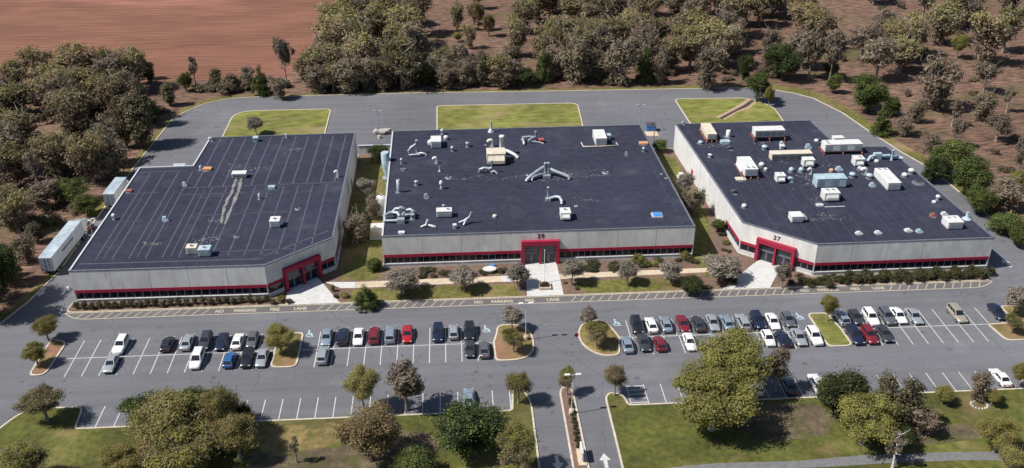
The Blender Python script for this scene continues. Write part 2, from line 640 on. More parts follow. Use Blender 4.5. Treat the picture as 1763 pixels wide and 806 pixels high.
asph = [(-82, 100), (-70.6, 100), (-70.6, 118.9), (128, 118.9), (128, 166), (114, 163.2), (113.9, 178), (112.2, 202.3), (109.3, 212), (106.8, 224), (104.4, 238.5),
        (100.3, 249.6), (96.5, 253.8), (91, 257.2), (86, 258.8), (80, 259.4), (36, 260), (-13, 261.2), (-45.7, 261), (-56, 260.9), (-62, 260.1), (-66, 258.5), (-69, 256),
        (-72.2, 251), (-74.5, 246), (-76.3, 214.7), (-77.1, 183), (-77.4, 166.3), (-79.2, 156), (-81.6, 148.6), (-140, 137), (-260, 120), (-260, 84)]
asph_main = ccw(asph)
lot = struct(MB().prism(asph_main, -.5, 0).build('parking_lot', M_ASPH), 'grey asphalt parking lot and driveways around the buildings')
drv = struct(MB().prism([(10.8, 60), (22.75, 60), (22.5, 118.896), (10.8, 118.896)], -.5, .004).build('entrance_road', M_ASPH),
             'asphalt entrance road with two lanes')
path_poly = [(22, 98.5), (40, 103.2), (54, 103.2), (60, 103.4), (72, 103.3), (120, 100), (120, 102.2), (72, 105.1), (58, 105.3), (48, 104.7), (36, 105), (30, 104.6), (22.9, 102.5)]


def kerbed(name, poly, m, label, zt=.13, kw=.3, parent_struct=True, ktop=.16, kerb=True):
    poly = ccw(poly)
    if kerb:
        inn = inset(poly, kw)
        o = struct(MB().prism(inn, -.2, zt).build(name, m), label)
        MB().ring(poly, inn, -.2, ktop).build('kerb', M_KERB, o)
    else:
        o = struct(MB().prism(poly, -.2, zt).build(name, m), label)
    return o


# grass islands behind the buildings
kerbed('grass_island', fillet([(-59, 217.5), (-33, 217.5), (-33.2, 250.5), (-59.3, 250.4)], [1, 1, 2, 6]), M_GRASSB, 'bright grass island behind the left building')
kerbed('grass_island', fillet([(-4.6, 218.8), (33, 218.8), (34.3, 250.5), (-4.7, 250.9)], [1, 1, 3, 1.5]), M_GRASSB, 'long bright grass island behind the middle building')
kerbed('grass_island', fillet([(62, 219), (86.3, 219), (87.3, 244), (82.5, 251.3), (61.4, 251.8)], [1, 1, 3, 4, 2]), M_GRASSB, 'grass island with a dirt gully behind the right building')
gul = [at(1296, 172, .14), at(1283, 182, .14), at(1262, 192, .14), at(1240, 204, .14)]
mb = MB()
for (wd, z, mi, off) in ((1.5, .138, 0, 0), (.55, .150, 1, .15)):
    L_, R_ = [], []
    for i, q in enumerate(gul):
        d = (gul[min(i + 1, 3)] - gul[max(i - 1, 0)]).normalized()
        nrm = Vector((-d.y, d.x, 0))
        w = wd * (1 + .25 * math.sin(i * 2.1))
        L_.append((q.x + nrm.x * (w + off), q.y + nrm.y * (w + off)))
        R_.append((q.x - nrm.x * (w - off), q.y - nrm.y * (w - off)))
    mb.prism(ccw(L_ + R_[::-1]), .0, z, mi)
struct(mb.build('dirt_gully', [mat('bare_dirt', (.30, .20, .14), (.42, .30, .22), scale=1.5), mat('wet_dirt', (.035, .03, .026), (.07, .058, .048), scale=2)]),
       'eroded dirt gully running across the right grass island')

# parking islands
kerbed('tree_island', fillet([(-71, 132.9), (-68.2, 132.9), (-67.75, 142.4), (-70.9, 143.6)], [1.2, 1.6, 1.2, 1.2]), M_ISLE, 'mulched island at the left end of the parking rows')
kerbed('tree_island', fillet([(-31.8, 132.6), (-27.35, 132.4), (-27.35, 142.6), (-31.8, 142.8)], [1.2, 1.5, 1.0, 1.0]), M_ISLE, 'grassy island between the two left car rows')
kerbed('tree_island', fillet([(5.5, 137.6), (5.6, 132.0), (10.4, 132.0), (12.5, 134.4), (12.6, 139.6), (10.6, 142.8), (6.5, 142.9), (6.1, 140)], [.3, 1.2, 2.5, 2, 2, 2.5, 2, .5]), M_ISLE,
       'rounded island left of the entrance road')
kerbed('tree_island', fillet([(20.2, 139.5), (22, 143.1), (25.8, 143.1), (27.0, 139.5), (27.6, 137.4), (26.7, 132.2), (23.4, 132.2), (20.7, 135.3)], [2, 2, 1.5, .5, .5, 1.2, 2.4, 2]), M_ISLE,
       'rounded island right of the entrance road')
kerbed('grass_island', fillet([(62.6, 137.8), (62.6, 132.4), (67.1, 132.4), (66.9, 137.6), (66.2, 142.8), (62.4, 142.9)], [.2, 1.2, 1.2, .2, 1, 1.2]), M_GRASSB, 'green island splitting the right car rows')
kerbed('grass_island', fillet([(93.2, 137.4), (94.0, 132.2), (103, 132.0), (103, 143.0), (98.2, 143.0), (98.7, 137.6)], [.3, 1.3, 1, 1, 1.2, .3]), M_ISLE, 'grass island at the right end of the car rows')

# lawns in front
kerbed('front_lawn', fillet([(-73.5, 60), (10.8, 60), (10.85, 121.0), (9.7, 124.4), (7.9, 124.5), (7.5, 119.0), (-58.8, 119.0), (-59.2, 124.3), (-68, 124.3), (-70.2, 120.5), (-75, 108)],
                            [0, 0, 2, 1.5, .6, .6, .5, 1.5, 3, 3, 3]), M_GRASS, 'mown lawn along the bottom left of the parking lot')
kerbed('front_lawn', fillet([(22.7, 60), (150, 60), (150, 124.6), (91.6, 124.6), (90.2, 119.2), (26.0, 119.15), (25.6, 121.6), (23.6, 122.6), (22.45, 121.4)],
                            [0, 0, 0, 1.2, .8, .5, 1.0, 1.2, 1.2]), M_GRASS, 'mown lawn along the bottom right of the parking lot')
struct(MB().prism(ccw(path_poly), .0, .146).build('footpath', mat('path_asphalt', (.125, .125, .13), (.17, .17, .175), scale=2, rough=.9)), 'narrow grey path across the bottom right lawn')
kerbed('median', fillet([(15.5, 60), (18.3, 60), (17.75, 123.2), (16.9, 124.3), (15.9, 124.2), (15.4, 123)], [0, 0, .8, .5, .5, .8]), M_MULCH, 'narrow mulched median of the entrance road')

# front yard between the fire lane and the buildings, and the yards between buildings
yard_l = fillet([(-71.4, 151.75), (101.6, 151.75), (102.0, 155.6), (67.9, 155.4), (60, 165), (60, 218), (44, 218), (44, 164.2), (-14.6, 164.2), (-14.6, 219), (-23.9, 219), (-23.9, 164.3), (-35.2, 154.8), (-71, 155.5)],
                [1.6, 1.6, 1, 0, 0, 0, 0, 0, 0, 0, 0, 0, 0, .6])
kerbed('planting_bed', yard_l, M_MULCH, 'brown mulch beds along the fronts of the buildings', zt=.12, kw=.2, ktop=.14)
YL = lambda poly, label, m=M_YARD: struct(MB().prism(ccw(poly), .0, .124).build('yard_lawn', m), label)
YL(fillet([(-20.6, 152.1), (12.0, 152.1), (10.5, 154.4), (10.8, 156.4), (-19.9, 156.4)], [.5, .5, 1.5, 1, 1]), 'grass strip left of the middle entrance walk')
YL(fillet([(22.6, 152.1), (44.5, 152.1), (45.5, 156.6), (21.4, 156.7)], [2, 1, 1, 1.5]), 'grass strip right of the middle entrance walk')
YL(fillet([(-22.6, 159.6), (-15.5, 159.6), (-15.2, 163), (-15, 217), (-18.8, 217.6), (-23.0, 217.6), (-23.2, 166)], .5), 'grass yard in the gap between the left and middle buildings')
YL(fillet([(46.7, 160.2), (50.2, 160.2), (51.4, 168), (53.6, 180), (53.2, 212), (45.4, 217), (46.2, 166)], .5), 'grass yard in the gap between the middle and right buildings')
YL(fillet([(46.9, 156.4), (50.5, 156.0), (51.5, 158.2), (47.2, 158.4)], .5), 'small grass patch before the right entrance walk')
# walkways
WK = lambda poly, m, z, name, label: struct(MB().prism(ccw(poly), .0, z).build(name, m), label)
WK([(-22.2, 156.95), (-19.6, 156.85), (-19.6, 159.0), (-25.6, 159.4)], M_WALK, .132, 'walkway', 'white concrete walk joining the left entrance')
WK([(-19.56, 156.85), (12.9, 157.35), (12.8, 159.45), (-19.56, 159.0)], M_TAN, .130, 'walkway', 'tan concrete walk before the middle building, left part')
WK([(19.2, 157.5), (52.5, 158.35), (54.3, 159.9), (19.2, 159.5)], M_TAN, .130, 'walkway', 'tan concrete walk before the middle building, right part')
WK([(8.2, 157.2), (10.0, 157.22), (9.9, 159.42), (8.1, 159.38)], M_WALK, .137, 'walkway', 'single white concrete square in the tan walk')
WK([(12.5, 151.76), (19.35, 151.76), (19.25, 165), (13.1, 165)], M_WALK, .142, 'entrance_walk', 'wide white concrete walk to the middle entrance')
WK([(-31.9, 151.76), (-21.9, 151.76), (-23.0, 153.6), (-26.4, 160.0), (-27.6, 162.0), (-32.2, 157.6)], M_WALK, .142, 'entrance_walk', 'white concrete walk to the shaded left entrance')
WK([(49.2, 151.76), (58.3, 151.76), (61.0, 156.2), (63.9, 158.9), (59.6, 162.5), (57.2, 160.2)], M_WALK, .142, 'entrance_walk', 'wide white concrete walk to the right entrance')
WK([(59.4, 162.3), (63.7, 158.7), (66, 157.4), (60.5, 162.6)], M_TAN, .136, 'doorstep', 'tan concrete step at the right entrance')

# irregular patches just above the lawn: tan grass, and soil with painted tree shade
def soil_shade_patch(pts, m, label, z, seed):
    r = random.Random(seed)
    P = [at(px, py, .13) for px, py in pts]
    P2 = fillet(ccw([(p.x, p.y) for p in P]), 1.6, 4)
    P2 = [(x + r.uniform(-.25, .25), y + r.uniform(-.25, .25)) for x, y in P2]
    struct(MB().prism(P2, .0, z).build('soil_shade_patch', m), label)


M_TANGR = mat('tan_grass', (.125, .095, .035), (.235, .175, .075), scale=.9, rough=.95, big=.12, bigamt=.3, c3=(.085, .085, .025), c3scale=.2, c3lo=.5, c3hi=.62, bump=.4)
M_SHADESOIL = mat('shade_soil', (.060, .048, .030), (.135, .105, .065), scale=.8, rough=.95, big=.12, bigamt=.3, c3=(.07, .078, .022), c3scale=.18, c3lo=.5, c3hi=.64, bump=.4)  # brown soil tone darkened to paint in tree shade on the lawns
soil_shade_patch([(438, 732), (520, 729), (592, 727), (600, 752), (560, 770), (505, 778), (470, 790), (440, 770)], M_TANGR, 'tan worn grass patch right of the tan tree group', .133, 1)
soil_shade_patch([(430, 775), (480, 788), (520, 776), (580, 768), (660, 740), (742, 745), (760, 775), (700, 806), (560, 812), (420, 812)], M_SHADESOIL, 'brown soil with painted tree shade at the bottom left of centre', .136, 2)
soil_shade_patch([(1290, 700), (1400, 694), (1440, 716), (1420, 752), (1330, 762), (1270, 740), (1240, 722)], M_SHADESOIL, 'painted tree shade on the lawn under the huge olive pair', .133, 3)
soil_shade_patch([(1530, 745), (1600, 728), (1680, 735), (1690, 755), (1590, 768), (1540, 765)], M_SHADESOIL, 'dark brown ground under the gnarled brown tree', .133, 4)

# grass verge and kerb along the outer edge of the ring road
ro = [Vector(p) for p in asph[5:30]]
vr = random.Random(4)
b, kb = MB(), MB()
vin, vout, kin, kout = [], [], [], []
for i, p in enumerate(ro):
    e = (ro[min(i + 1, len(ro) - 1)] - ro[max(i - 1, 0)]).normalized()
    nn = Vector((e.y, -e.x))
    wv = (4.2 if p.x > 90 else 2.2 if p.y > 250 else 1.6) * vr.uniform(.75, 1.25)
    kin.append(p)
    kout.append(p + nn * .28)
    vout.append(p + nn * (wv + .28))
for i in range(len(ro) - 1):
    for mbx, A_, B_, zt_, zo_ in ((kb, kin, kout, .12, .12), (b, kout, vout, .05, -.05)):
        q4 = [A_[i], A_[i + 1], B_[i + 1], B_[i]]
        v8 = [(q.x, q.y, -.3) for q in q4] + [(q4[0].x, q4[0].y, zt_), (q4[1].x, q4[1].y, zt_), (q4[2].x, q4[2].y, zo_), (q4[3].x, q4[3].y, zo_)]
        mbx.add(v8, [(4, 5, 6, 7), (0, 1, 5, 4), (2, 3, 7, 6)])
vg = struct(b.build('grass_verge', M_YARD), 'rough grass verge along the outside of the ring road')
kb.build('kerb', M_KERB, vg)

# ------------------------------------------------------------------ painted markings
ZP = .004


def strip_mesh(name, w, l, m):
    return MB().box(-w / 2, w / 2, -l / 2, l / 2, 0, ZP, bottom=False).mesh(name, m)


pl_mesh = strip_mesh('parking_line', .15, 5.1, M_PAINT)
for xs, y in (([-65.0 + 2.765 * k for k in range(12)], 134.85), ([-65.0 + 2.765 * k for k in range(12)], 140.2),
              ([-24.5 + 2.73 * k for k in range(11)], 134.85), ([-24.5 + 2.73 * k for k in range(11)], 140.2),
              ([29.72 + 2.74 * k for k in range(11)], 134.85), ([29.45 + 2.74 * k for k in range(12)], 140.2),
              ([69.55 + 2.67 * k for k in range(9)], 134.85), ([69.6 + 2.67 * k for k in range(12)], 140.2),
              ([-56.0 + 2.76 * k for k in range(24)], 121.65), ([29.2 + 2.76 * k for k in range(22)], 121.65)):
    for x in xs:
        place('parking_line', pl_mesh, lot, (x, y, .004))
for (x0, x1) in ((-67.6, -31.9), (-27.2, 5.6), (27.5, 62.5), (67.1, 93.2)):
    MB().box(x0, x1, 137.42, 137.57, .002, .0085, bottom=False).build('row_line', M_PAINT, lot)
# hatched bay by the bottom right lawn
for k in range(5):
    MB().box(26.5, 29.1, 119.6 + k * 1.05, 119.78 + k * 1.05, .002, .0078, bottom=False).build('hatch_line', M_PAINT, lot)
MB().box(26.3, 26.45, 119.4, 124.1, .002, .0082, bottom=False).build('hatch_line', M_PAINT, lot)


def arrow_mesh(L=3.2):
    return MB().prism([(-.28, -L / 2), (.28, -L / 2), (.28, L * .02), (.85, L * .02), (0, L / 2), (-.85, L * .02), (-.28, L * .02)], 0, ZP).mesh('lane_arrow', M_PAINT)


am = arrow_mesh()
for (px, py, rz, par, z) in ((960, 797, math.pi + .02, drv, .012), (1042, 793, 0, drv, .012), (72, 503, math.pi - .05, lot, .006), (112, 500, -.05, lot, .006), (1733, 453, .05, lot, .006)):
    q = at(px, py)
    place('lane_arrow', am, par, (q.x, q.y, z), rz)


def wheelchair_mesh():
    b = MB()
    n = 12
    ang = [R(-200 + 260 * k / (n - 1)) for k in range(n)]
    o = [(.62 * math.cos(a), -.35 + .62 * math.sin(a)) for a in ang]
    i = [(.45 * math.cos(a), -.35 + .45 * math.sin(a)) for a in ang]
    for k in range(n - 1):
        b.add([(*o[k], ZP), (*o[k + 1], ZP), (*i[k + 1], ZP), (*i[k], ZP)], [(0, 1, 2, 3)])
    b.box(-.28, -.06, -.3, .75, 0, ZP)
    b.box(-.06, .45, -.3, -.1, 0, ZP)
    b.box(.3, .5, -.9, -.302, 0, ZP)
    b.box(.5, .8, -.9, -.72, 0, ZP)
    b.box(-.06, .35, .2, .36, 0, ZP)
    b.lathe([(.2, 0), (.2, ZP)], 10, (-.17, 1.0), smooth=False)
    return b.mesh('wheelchair_symbol', M_HPAINT)


wm = wheelchair_mesh()
for px, py in ((533, 575), (837, 567), (1061, 556), (1376, 545)):
    q = at(px, py)
    o = place('wheelchair_symbol', wm, lot, (q.x, q.y, .006))

# fire lane
FL = fillet([(-68.8, 149.45), (98.6, 149.45), (101.9, 151.75), (-71.6, 151.75)], [2.2, 2.2, .5, .5])
fl = struct(MB().prism(ccw(FL), -.1, .004).build('fire_lane', M_LANE), 'painted no parking fire lane along the front kerb')
mbp = MB()
outer = ccw(FL)
MB().ring(outer, inset(outer, .16), .0, .009).build('lane_edge_line', M_YPAINT, fl)
hx = MB().add([(-.62, -.85, ZP), (-.46, -.85, ZP), (.62, .85, ZP), (.46, .85, ZP)], [(0, 1, 2, 3)]).mesh('lane_hatch', M_YPAINT)
txt_x = [(-36.0, 16.4), (10.6, 15.6), (72.0, 16.0)]
x = -68.4
while x < 99.5:
    if not any(abs(x - c) < w / 2 + 1.0 for c, w in txt_x):
        place('lane_hatch', hx, fl, (x, 150.55, .008))
    x += 1.72
for c, w in txt_x:
    for wd, dx in (('NO', -.46), ('PARKING', -.18), ('FIRE', .145), ('LANE', .425)):
        me = text_mesh(wd, 1.12, .002)
        me.materials.append(M_YPAINT)
        o = place('lane_lettering', me, fl, (c + dx * w, 150.5, .010))
        o.scale = (.86, 1.15, 1)

# ------------------------------------------------------------------ buildings
HB = 7.2
Z_ROOF = 7.0
W0, W1, RB1 = 1.02, 2.38, 3.02


def edge_frame(A, B):
    """matrix: x along the wall, y outwards, z up"""
    A, B = Vector(A), Vector(B)
    e = (B - A).normalized()
    nrm = Vector((e.y, -e.x))
    M = Matrix(((e.x, nrm.x, 0, A.x), (e.y, nrm.y, 0, A.y), (0, 0, 1, 0), (0, 0, 0, 1)))
    return M, (B - A).length


def rooted(mb, name, m, root):
    ox, oy, oz = root.location
    mb.v = [(a - ox, b - oy, c - oz) for a, b, c in mb.v]
    return mb.build(name, m, root)


def building(name, label, poly, windows, pane_w, seams, wall_mats, portal=None, number=None, seam_mat=None, white_coping=()):
    """windows: {edge index: [(t0, t1), ...]}; poly counter-clockwise"""
    poly = ccw(poly)
    cx = sum(p[0] for p in poly) / len(poly)
    cyy = sum(p[1] for p in poly) / len(poly)
    root = thing(name, label, 'building', (cx, cyy, 0))
    n = len(poly)
    IN = .2
    # upper walls, edge by edge so that each side can carry its own paint
    for i in range(n):
        A, B = poly[i], poly[(i + 1) % n]
        inn = inset(poly, .3)
        b = MB()
        a2, b2 = inn[i], inn[(i + 1) % n]
        b.prism([A, B, b2, a2], W1, 6.95, bottom=True)
        rooted(b, 'wall', wall_mats.get(i, M_WALL), root)
    low = inset(poly, IN)
    b = MB().prism(low, 0, W1 - .002, top=False)
    rooted(b, 'lower_wall', M_WALL, root)
    roof = rooted(MB().prism(inset(poly, .3), 6.6, Z_ROOF), 'roof', M_ROOF, root)
    co_, ci_ = inset(poly, -.04), inset(poly, .28)
    for i in range(n):
        j = (i + 1) % n
        b = MB().prism([co_[i], co_[j], ci_[j], ci_[i]], 6.952, HB - (.05 if i not in white_coping else 0))
        cop = rooted(b, 'roof_coping', M_COP if i in white_coping else M_COPD, root)
    pane_me, mull_me = {}, {}
    for i in range(n):
        A, B = poly[i], poly[(i + 1) % n]
        M, Lg = edge_frame(A, B)
        rz = math.atan2(B[1] - A[1], B[0] - A[0])
        spans = windows.get(i, [])
        if spans and Lg > 20:
            jm = MB().box(-.035, .035, -.01, .006, RB1 + .01, 6.94).mesh('wall_joint', M_JOINT)
            nj = round(Lg / 7.6)
            for j in range(1, nj):
                if portal and portal[0] == i and portal[1] - .3 < Lg * j / nj < portal[2] + .3:
                    continue
                q = M @ Vector((Lg * j / nj, 0, 0))
                place('wall_joint', jm, root, q - root.location, rz)
        t = 0
        gaps = []
        for (t0, t1) in spans:
            if t0 - t > .05:
                gaps.append((t, t0))
            t = t1
        if Lg - t > .05:
            gaps.append((t, Lg))
        for (t0, t1) in gaps:
            if portal and portal[0] == i and t0 < portal[1] + .5 and t1 > portal[2] - .5:
                continue
            b = MB()
            b.M = M
            b.box(t0, t1, -IN + .003, -.002, 0, W1 - .003)
            rooted(b, 'lower_wall', wall_mats.get(i, M_WALL), root)
        for (t0, t1) in spans:
            b = MB()
            b.M = M
            b.box(t0 + .02, t1 - .02, -.02, .05, W1 + .004, RB1)
            rooted(b, 'red_band', M_RED, root)
            b = MB()
            b.M = M
            b.box(t0, t1, -IN - .01, .10, 0, W0 - .12)
            b.box(t0, t1, -IN - .01, .16, W0 - .12, W0, 1)
            rooted(b, 'sill_wall', [wall_mats.get(i, M_WALL), M_COP], root)
            k = max(1, round((t1 - t0) / pane_w))
            pw = (t1 - t0) / k
            key = round(pw, 3)
            if key not in pane_me:
                pane_me[key] = MB().box(-pw / 2 + .05, pw / 2 - .05, -.02, .02, -(W1 - W0) / 2 + .03, (W1 - W0) / 2 - .03).mesh('window_pane', M_GLASS)
                mull_me[key] = MB().box(-.06, .06, -.05, .07, -(W1 - W0) / 2 + .004, (W1 - W0) / 2 - .004).mesh('mullion', M_MULL)
            for j in range(k + 1):
                if j < k:
                    q = M @ Vector((t0 + pw * (j + .5), -IN + .024, (W0 + W1) / 2))
                    place('window_pane', pane_me[key], root, q - root.location, rz)
                q = M @ Vector((min(max(t0 + pw * j, t0 + .07), t1 - .07), -IN + .055, (W0 + W1) / 2))
                place('mullion', mull_me[key], root, q - root.location, rz)
    if portal:
        i, t0, t1, zt = portal
        M, Lg = edge_frame(poly[i], poly[(i + 1) % n])
        rz = math.atan2(poly[(i + 1) % n][1] - poly[i][1], poly[(i + 1) % n][0] - poly[i][0])
        d0, d1 = -.30, .75
        fr = MB()
        fr.M = M
        jw = .6
        fr.box(t0, t0 + jw, d0, d1, 0, zt)
        fr.box(t1 - jw, t1, d0, d1, 0, zt)
        fr.box(t0 + jw, t1 - jw, d0, d1, zt - .95, zt)
        fr = rooted(fr, 'entrance_frame', M_RED, root)
        tm = (t0 + t1) / 2
        b = MB()
        b.M = M
        b.box(tm - .2, tm + .2, .30, .70, .1, zt - .955)
        rooted(b, 'entrance_post', M_RED, root)
        b = MB()
        b.M = M
        b.box(t0 + jw, t1 - jw, -.28, .03, 0.02, zt - .96)
        rooted(b, 'entrance_glazing', M_GLASS, root)
        dw = (t1 - t0 - 2 * jw - .5) / 4
        for k in range(4):
            xc = t0 + jw + dw * (k + .5) + (.5 if k > 1 else 0)
            b = MB()
            b.M = M
            for (xa, xb, za, zb) in ((xc - dw / 2 + .04, xc - dw / 2 + .12, .1, 2.4), (xc + dw / 2 - .12, xc + dw / 2 - .04, .1, 2.4),
                                     (xc - dw / 2 + .125, xc + dw / 2 - .125, .1, .3), (xc - dw / 2 + .125, xc + dw / 2 - .125, 2.3, 2.4)):
                b.box(xa, xb, .032, .09, za, zb)
            b.box(xc - dw / 2 + .125, xc + dw / 2 - .125, .034, .05, .302, 2.298, 1)
            dr = rooted(b, 'door', [M_MULL, M_GLASS], root)
            b = MB()
            b.M = M
            b.box(xc + dw / 2 - .2, xc + dw / 2 - .16, .092, .15, .95, 1.25)
            b.v = [(p[0] - root.location.x, p[1] - root.location.y, p[2]) for p in b.v]
            b.build('handle', M_COP, dr)
        b = MB()
        b.M = M
        for k in range(3):
            b.box(t0 + jw + .01, t1 - jw - .01, .034, .08, 2.55 + k * .55, 2.63 + k * .55)
        rooted(b, 'transom_bar', M_MULL, root)
        if number:
            me = text_mesh(number[0], 1.35, .03, 1.1)
            me.materials.append(number[1])
            q = M @ Vector((tm + number[2], .02, zt + .78))
            o = place('house_number', me, root, q - root.location)
            o.rotation_euler = (math.pi / 2, 0, rz)
    # roof seams
    for (a, b2, w) in seams:
        A, B = Vector(a), Vector(b2)
        M, Lg = edge_frame(A, B)
        s = MB()
        s.M = M
        s.box(0, Lg, -w / 2, w / 2, Z_ROOF + .001, Z_ROOF + .018, bottom=False)
        ox, oy, oz = root.location
        s.v = [(p[0] - ox, p[1] - oy, p[2]) for p in s.v]
        s.build('roof_seam', seam_mat or M_SEAMD, roof)
    return root, roof, cop


L_POLY = [(-70.1, 154.6), (-35.25, 154.4), (-23.8, 164.15), (-23.55, 216.05), (-57.5, 215.45), (-58.0, 199.5), (-69.5, 199.2)]
C_POLY = [(-14.55, 163.95), (46.4, 164.1), (45.1, 216.6), (-14.85, 216.5)]
R_POLY = [(56.0, 165.2), (67.8, 155.5), (102.4, 155.8), (99.5, 199.8), (88.3, 200.3), (87.3, 216.7), (53.7, 216.45)]

seamsL = []
for k in range(11):
    x = -55.2 + k * 2.92
    seamsL.append(((x, 188.6), (x + .3, 215.0), .30))
for k in range(14):
    x = -66.6 + k * 3.0
    y0 = 158.6
    if x > -36:
        y0 = max(y0, 155.5 + (x + 35.2) * .86)
    seamsL.append(((x, y0), (x + .2, 188.0 if x > -56 else 196.5), .26))
for k in range(4):
    x = -65.3 + k * 6.1
    seamsL.append(((x, 159), (x + .2, 187), .18))
seamsL += [((-57.6, 188.3), (-24.2, 188.9), .24), ((-57.6, 185.0), (-44, 185.2), .22), ((-69.0, 157.2), (-36, 157.0), .3), ((-36.0, 157.9), (-25.0, 167.2), .3),
           ((-69.0, 196.8), (-58.6, 197.0), .22), ((-68.9, 186.2), (-62, 186.3), .2), ((-51.5, 175.3), (-34, 175.9), .2), ((-67, 173.5), (-62, 173.6), .18), ((-44, 160.2), (-31, 160.4), .24)]
seamsC = [((-14.2, 167 + k * 3.05), (46.0, 167.05 + k * 3.05), .16) for k in range(16)] + [((44.3, 164.6), (43.2, 195), .3), ((-14.1, 164.9), (46, 165.05), .2)]
seamsR = []
for k in range(17):
    x = 56.4 + k * 2.75
    y0 = 156.5 if x > 68 else 166.2 - (x - 56) * .80
    seamsR.append(((x, max(y0, 156.6)), (x - (x - 54) * .05, 199.5 if x > 87 else 215.8), .15))
seamsR += [((54.4, 200.2), (88, 200.4), .22), ((70.5, 181.0), (79, 181.2), .22)]
bl, roof_l, cop_l = building('office_building', 'left flat roofed warehouse with shaded chamfered corner and seamed dark roof', L_POLY,
                             {0: [(0.15, 34.75)], 1: [(.1, 3.4), (11.5, 14.9)], 2: [(0.15, 9.0)]}, 1.5, seamsL, {2: M_WALLW},
                             portal=(1, 3.45, 11.45, 5.0), seam_mat=M_SEAM, white_coping=(4, 5, 6))
bc, roof_c, cop_c = building('office_building', 'middle flat roofed warehouse with central red entrance and number 39', C_POLY,
                             {0: [(.15, 26.8), (34.3, 60.8)]}, 1.28, seamsC, {3: M_WALLW, 1: M_WALLW}, portal=(0, 26.85, 34.25, 5.25),
                             number=('39', mat('maroon_numerals', (.12, .012, .03)), .1), white_coping=(3,))
br, roof_r, cop_r = building('office_building', 'right flat roofed warehouse crowded with roof plant and number 37', R_POLY,
                             {6: [(42.3, 51.1)], 0: [(.1, 3.55), (11.5, 15.2)], 1: [(.1, 34.4)]}, 1.4, seamsR, {6: M_WALLW},
                             portal=(0, 3.6, 11.45, 5.0), number=('37', mat('brown_numerals', (.045, .03, .028)), -.2))

# silt streaks left on the roofs by standing water: flat deposits with irregular outlines
def streak(pts, w, name, roof, root, seed, speck=True):
    r = random.Random(seed)
    P = [at(px, py, Z_ROOF) for px, py in pts]
    Q = []
    for i in range(len(P) - 1):
        for k in range(5):
            Q.append(P[i].lerp(P[i + 1], k / 5))
    Q.append(P[-1])
    Lp, Rp = [], []
    for i, q in enumerate(Q):
        d = (Q[min(i + 1, len(Q) - 1)] - Q[max(i - 1, 0)]).normalized()
        nm = Vector((-d.y, d.x, 0))
        wl, wr = w * r.uniform(.25, 1.1), w * r.uniform(.25, 1.1)
        Lp.append((q.x + nm.x * wl, q.y + nm.y * wl))
        Rp.append((q.x - nm.x * wr, q.y - nm.y * wr))
    b = MB()
    ox, oy, oz = root.location
    if speck:
        for q in Q:
            for k in range(5):
                a, d = r.uniform(0, 6.28), abs(r.gauss(0, w * 2.6))
                x, y, sz = q.x + math.cos(a) * d * 1.6, q.y + math.sin(a) * d, r.uniform(.06, .26) * (.4 + w)
                n5 = [(x - ox + sz * r.uniform(.4, 1.5) * math.cos(k5 * 1.257), y - oy + sz * r.uniform(.4, 1.2) * math.sin(k5 * 1.257), Z_ROOF + .020 + .0004 * k) for k5 in range(5)]
                b.add(n5, [(0, 1, 2, 3, 4)])
        b.build(name, M_DIRT, roof)['kind'] = 'stuff'
        return
    for i in range(len(Q) - 1):
        quad = [Lp[i], Lp[i + 1], Rp[i + 1], Rp[i]]
        b.add([(x - ox, y - oy, Z_ROOF + .021) for x, y in quad], [(0, 1, 2, 3)])
    b.build(name, M_DIRT, roof)


streak([(407, 306), (399, 330), (386, 356), (381, 384)], .42, 'silt_streak', roof_l, bl, 1, False)
streak([(416, 306), (410, 330), (399, 356), (387, 386)], .42, 'silt_streak', roof_l, bl, 2, False)
streak([(418, 290), (422, 294), (428, 284)], .6, 'silt_streak', roof_l, bl, 3)
streak([(348, 420), (352, 412), (360, 408), (372, 410)], .3, 'silt_streak', roof_l, bl, 4)
streak([(362, 380), (372, 381), (388, 379)], .3, 'silt_streak', roof_l, bl, 5)
streak([(250, 418), (262, 421), (280, 420)], .3, 'silt_streak', roof_l, bl, 6)
streak([(500, 258), (512, 257), (522, 256)], .25, 'silt_streak', roof_l, bl, 7)
for i, (pts, w) in enumerate([([(770, 306), (800, 308), (830, 302)], .28), ([(950, 297), (980, 299), (1010, 303), (1048, 301)], .3), ([(1000, 296), (1040, 292)], .16), ([(935, 306), (960, 308), (985, 303)], .45), ([(845, 310), (880, 305), (905, 302)], .2), ([(1000, 345), (1015, 344)], .3)]):
    streak(pts, w, 'silt_streak', roof_c, bc, 20 + i)
for i, (pts, w) in enumerate([([(1205, 249), (1230, 252), (1250, 250)], .35), ([(1300, 246), (1330, 244), (1345, 238)], .5), ([(1320, 275), (1345, 276), (1365, 270)], .5), ([(1380, 300), (1392, 306), (1396, 320)], .55), ([(1400, 340), (1412, 350)], .4), ([(1400, 378), (1425, 376), (1450, 378)], .28), ([(1416, 366), (1424, 372)], .4), ([(1395, 290), (1420, 284)], .4)]):
    streak(pts, w, 'silt_streak', roof_r, br, 40 + i)
# pale panel strip on the right roof
q = at(1437, 356, Z_ROOF)
MB().box(-2.1, 2.1, -.12, .12, Z_ROOF + .019, Z_ROOF + .05).build('flashing_strip', M_COP, roof_r, (q.x - br.location.x, q.y - br.location.y, 0))


# side doors on the white walls
def side_door(root, edge, poly, t, m):
    M, Lg = edge_frame(poly[edge], poly[(edge + 1) % len(poly)])
    b = MB()
    b.M = M
    b.box(t, t + 1.3, -.02, .08, .15, 2.5)
    d = rooted(b, 'door', m, root)
    b = MB()
    b.M = M
    b.box(t + 1.1, t + 1.18, .082, .14, 1.1, 1.3)
    b.v = [(p[0] - root.location.x, p[1] - root.location.y, p[2]) for p in b.v]
    b.build('handle', M_COP, d)


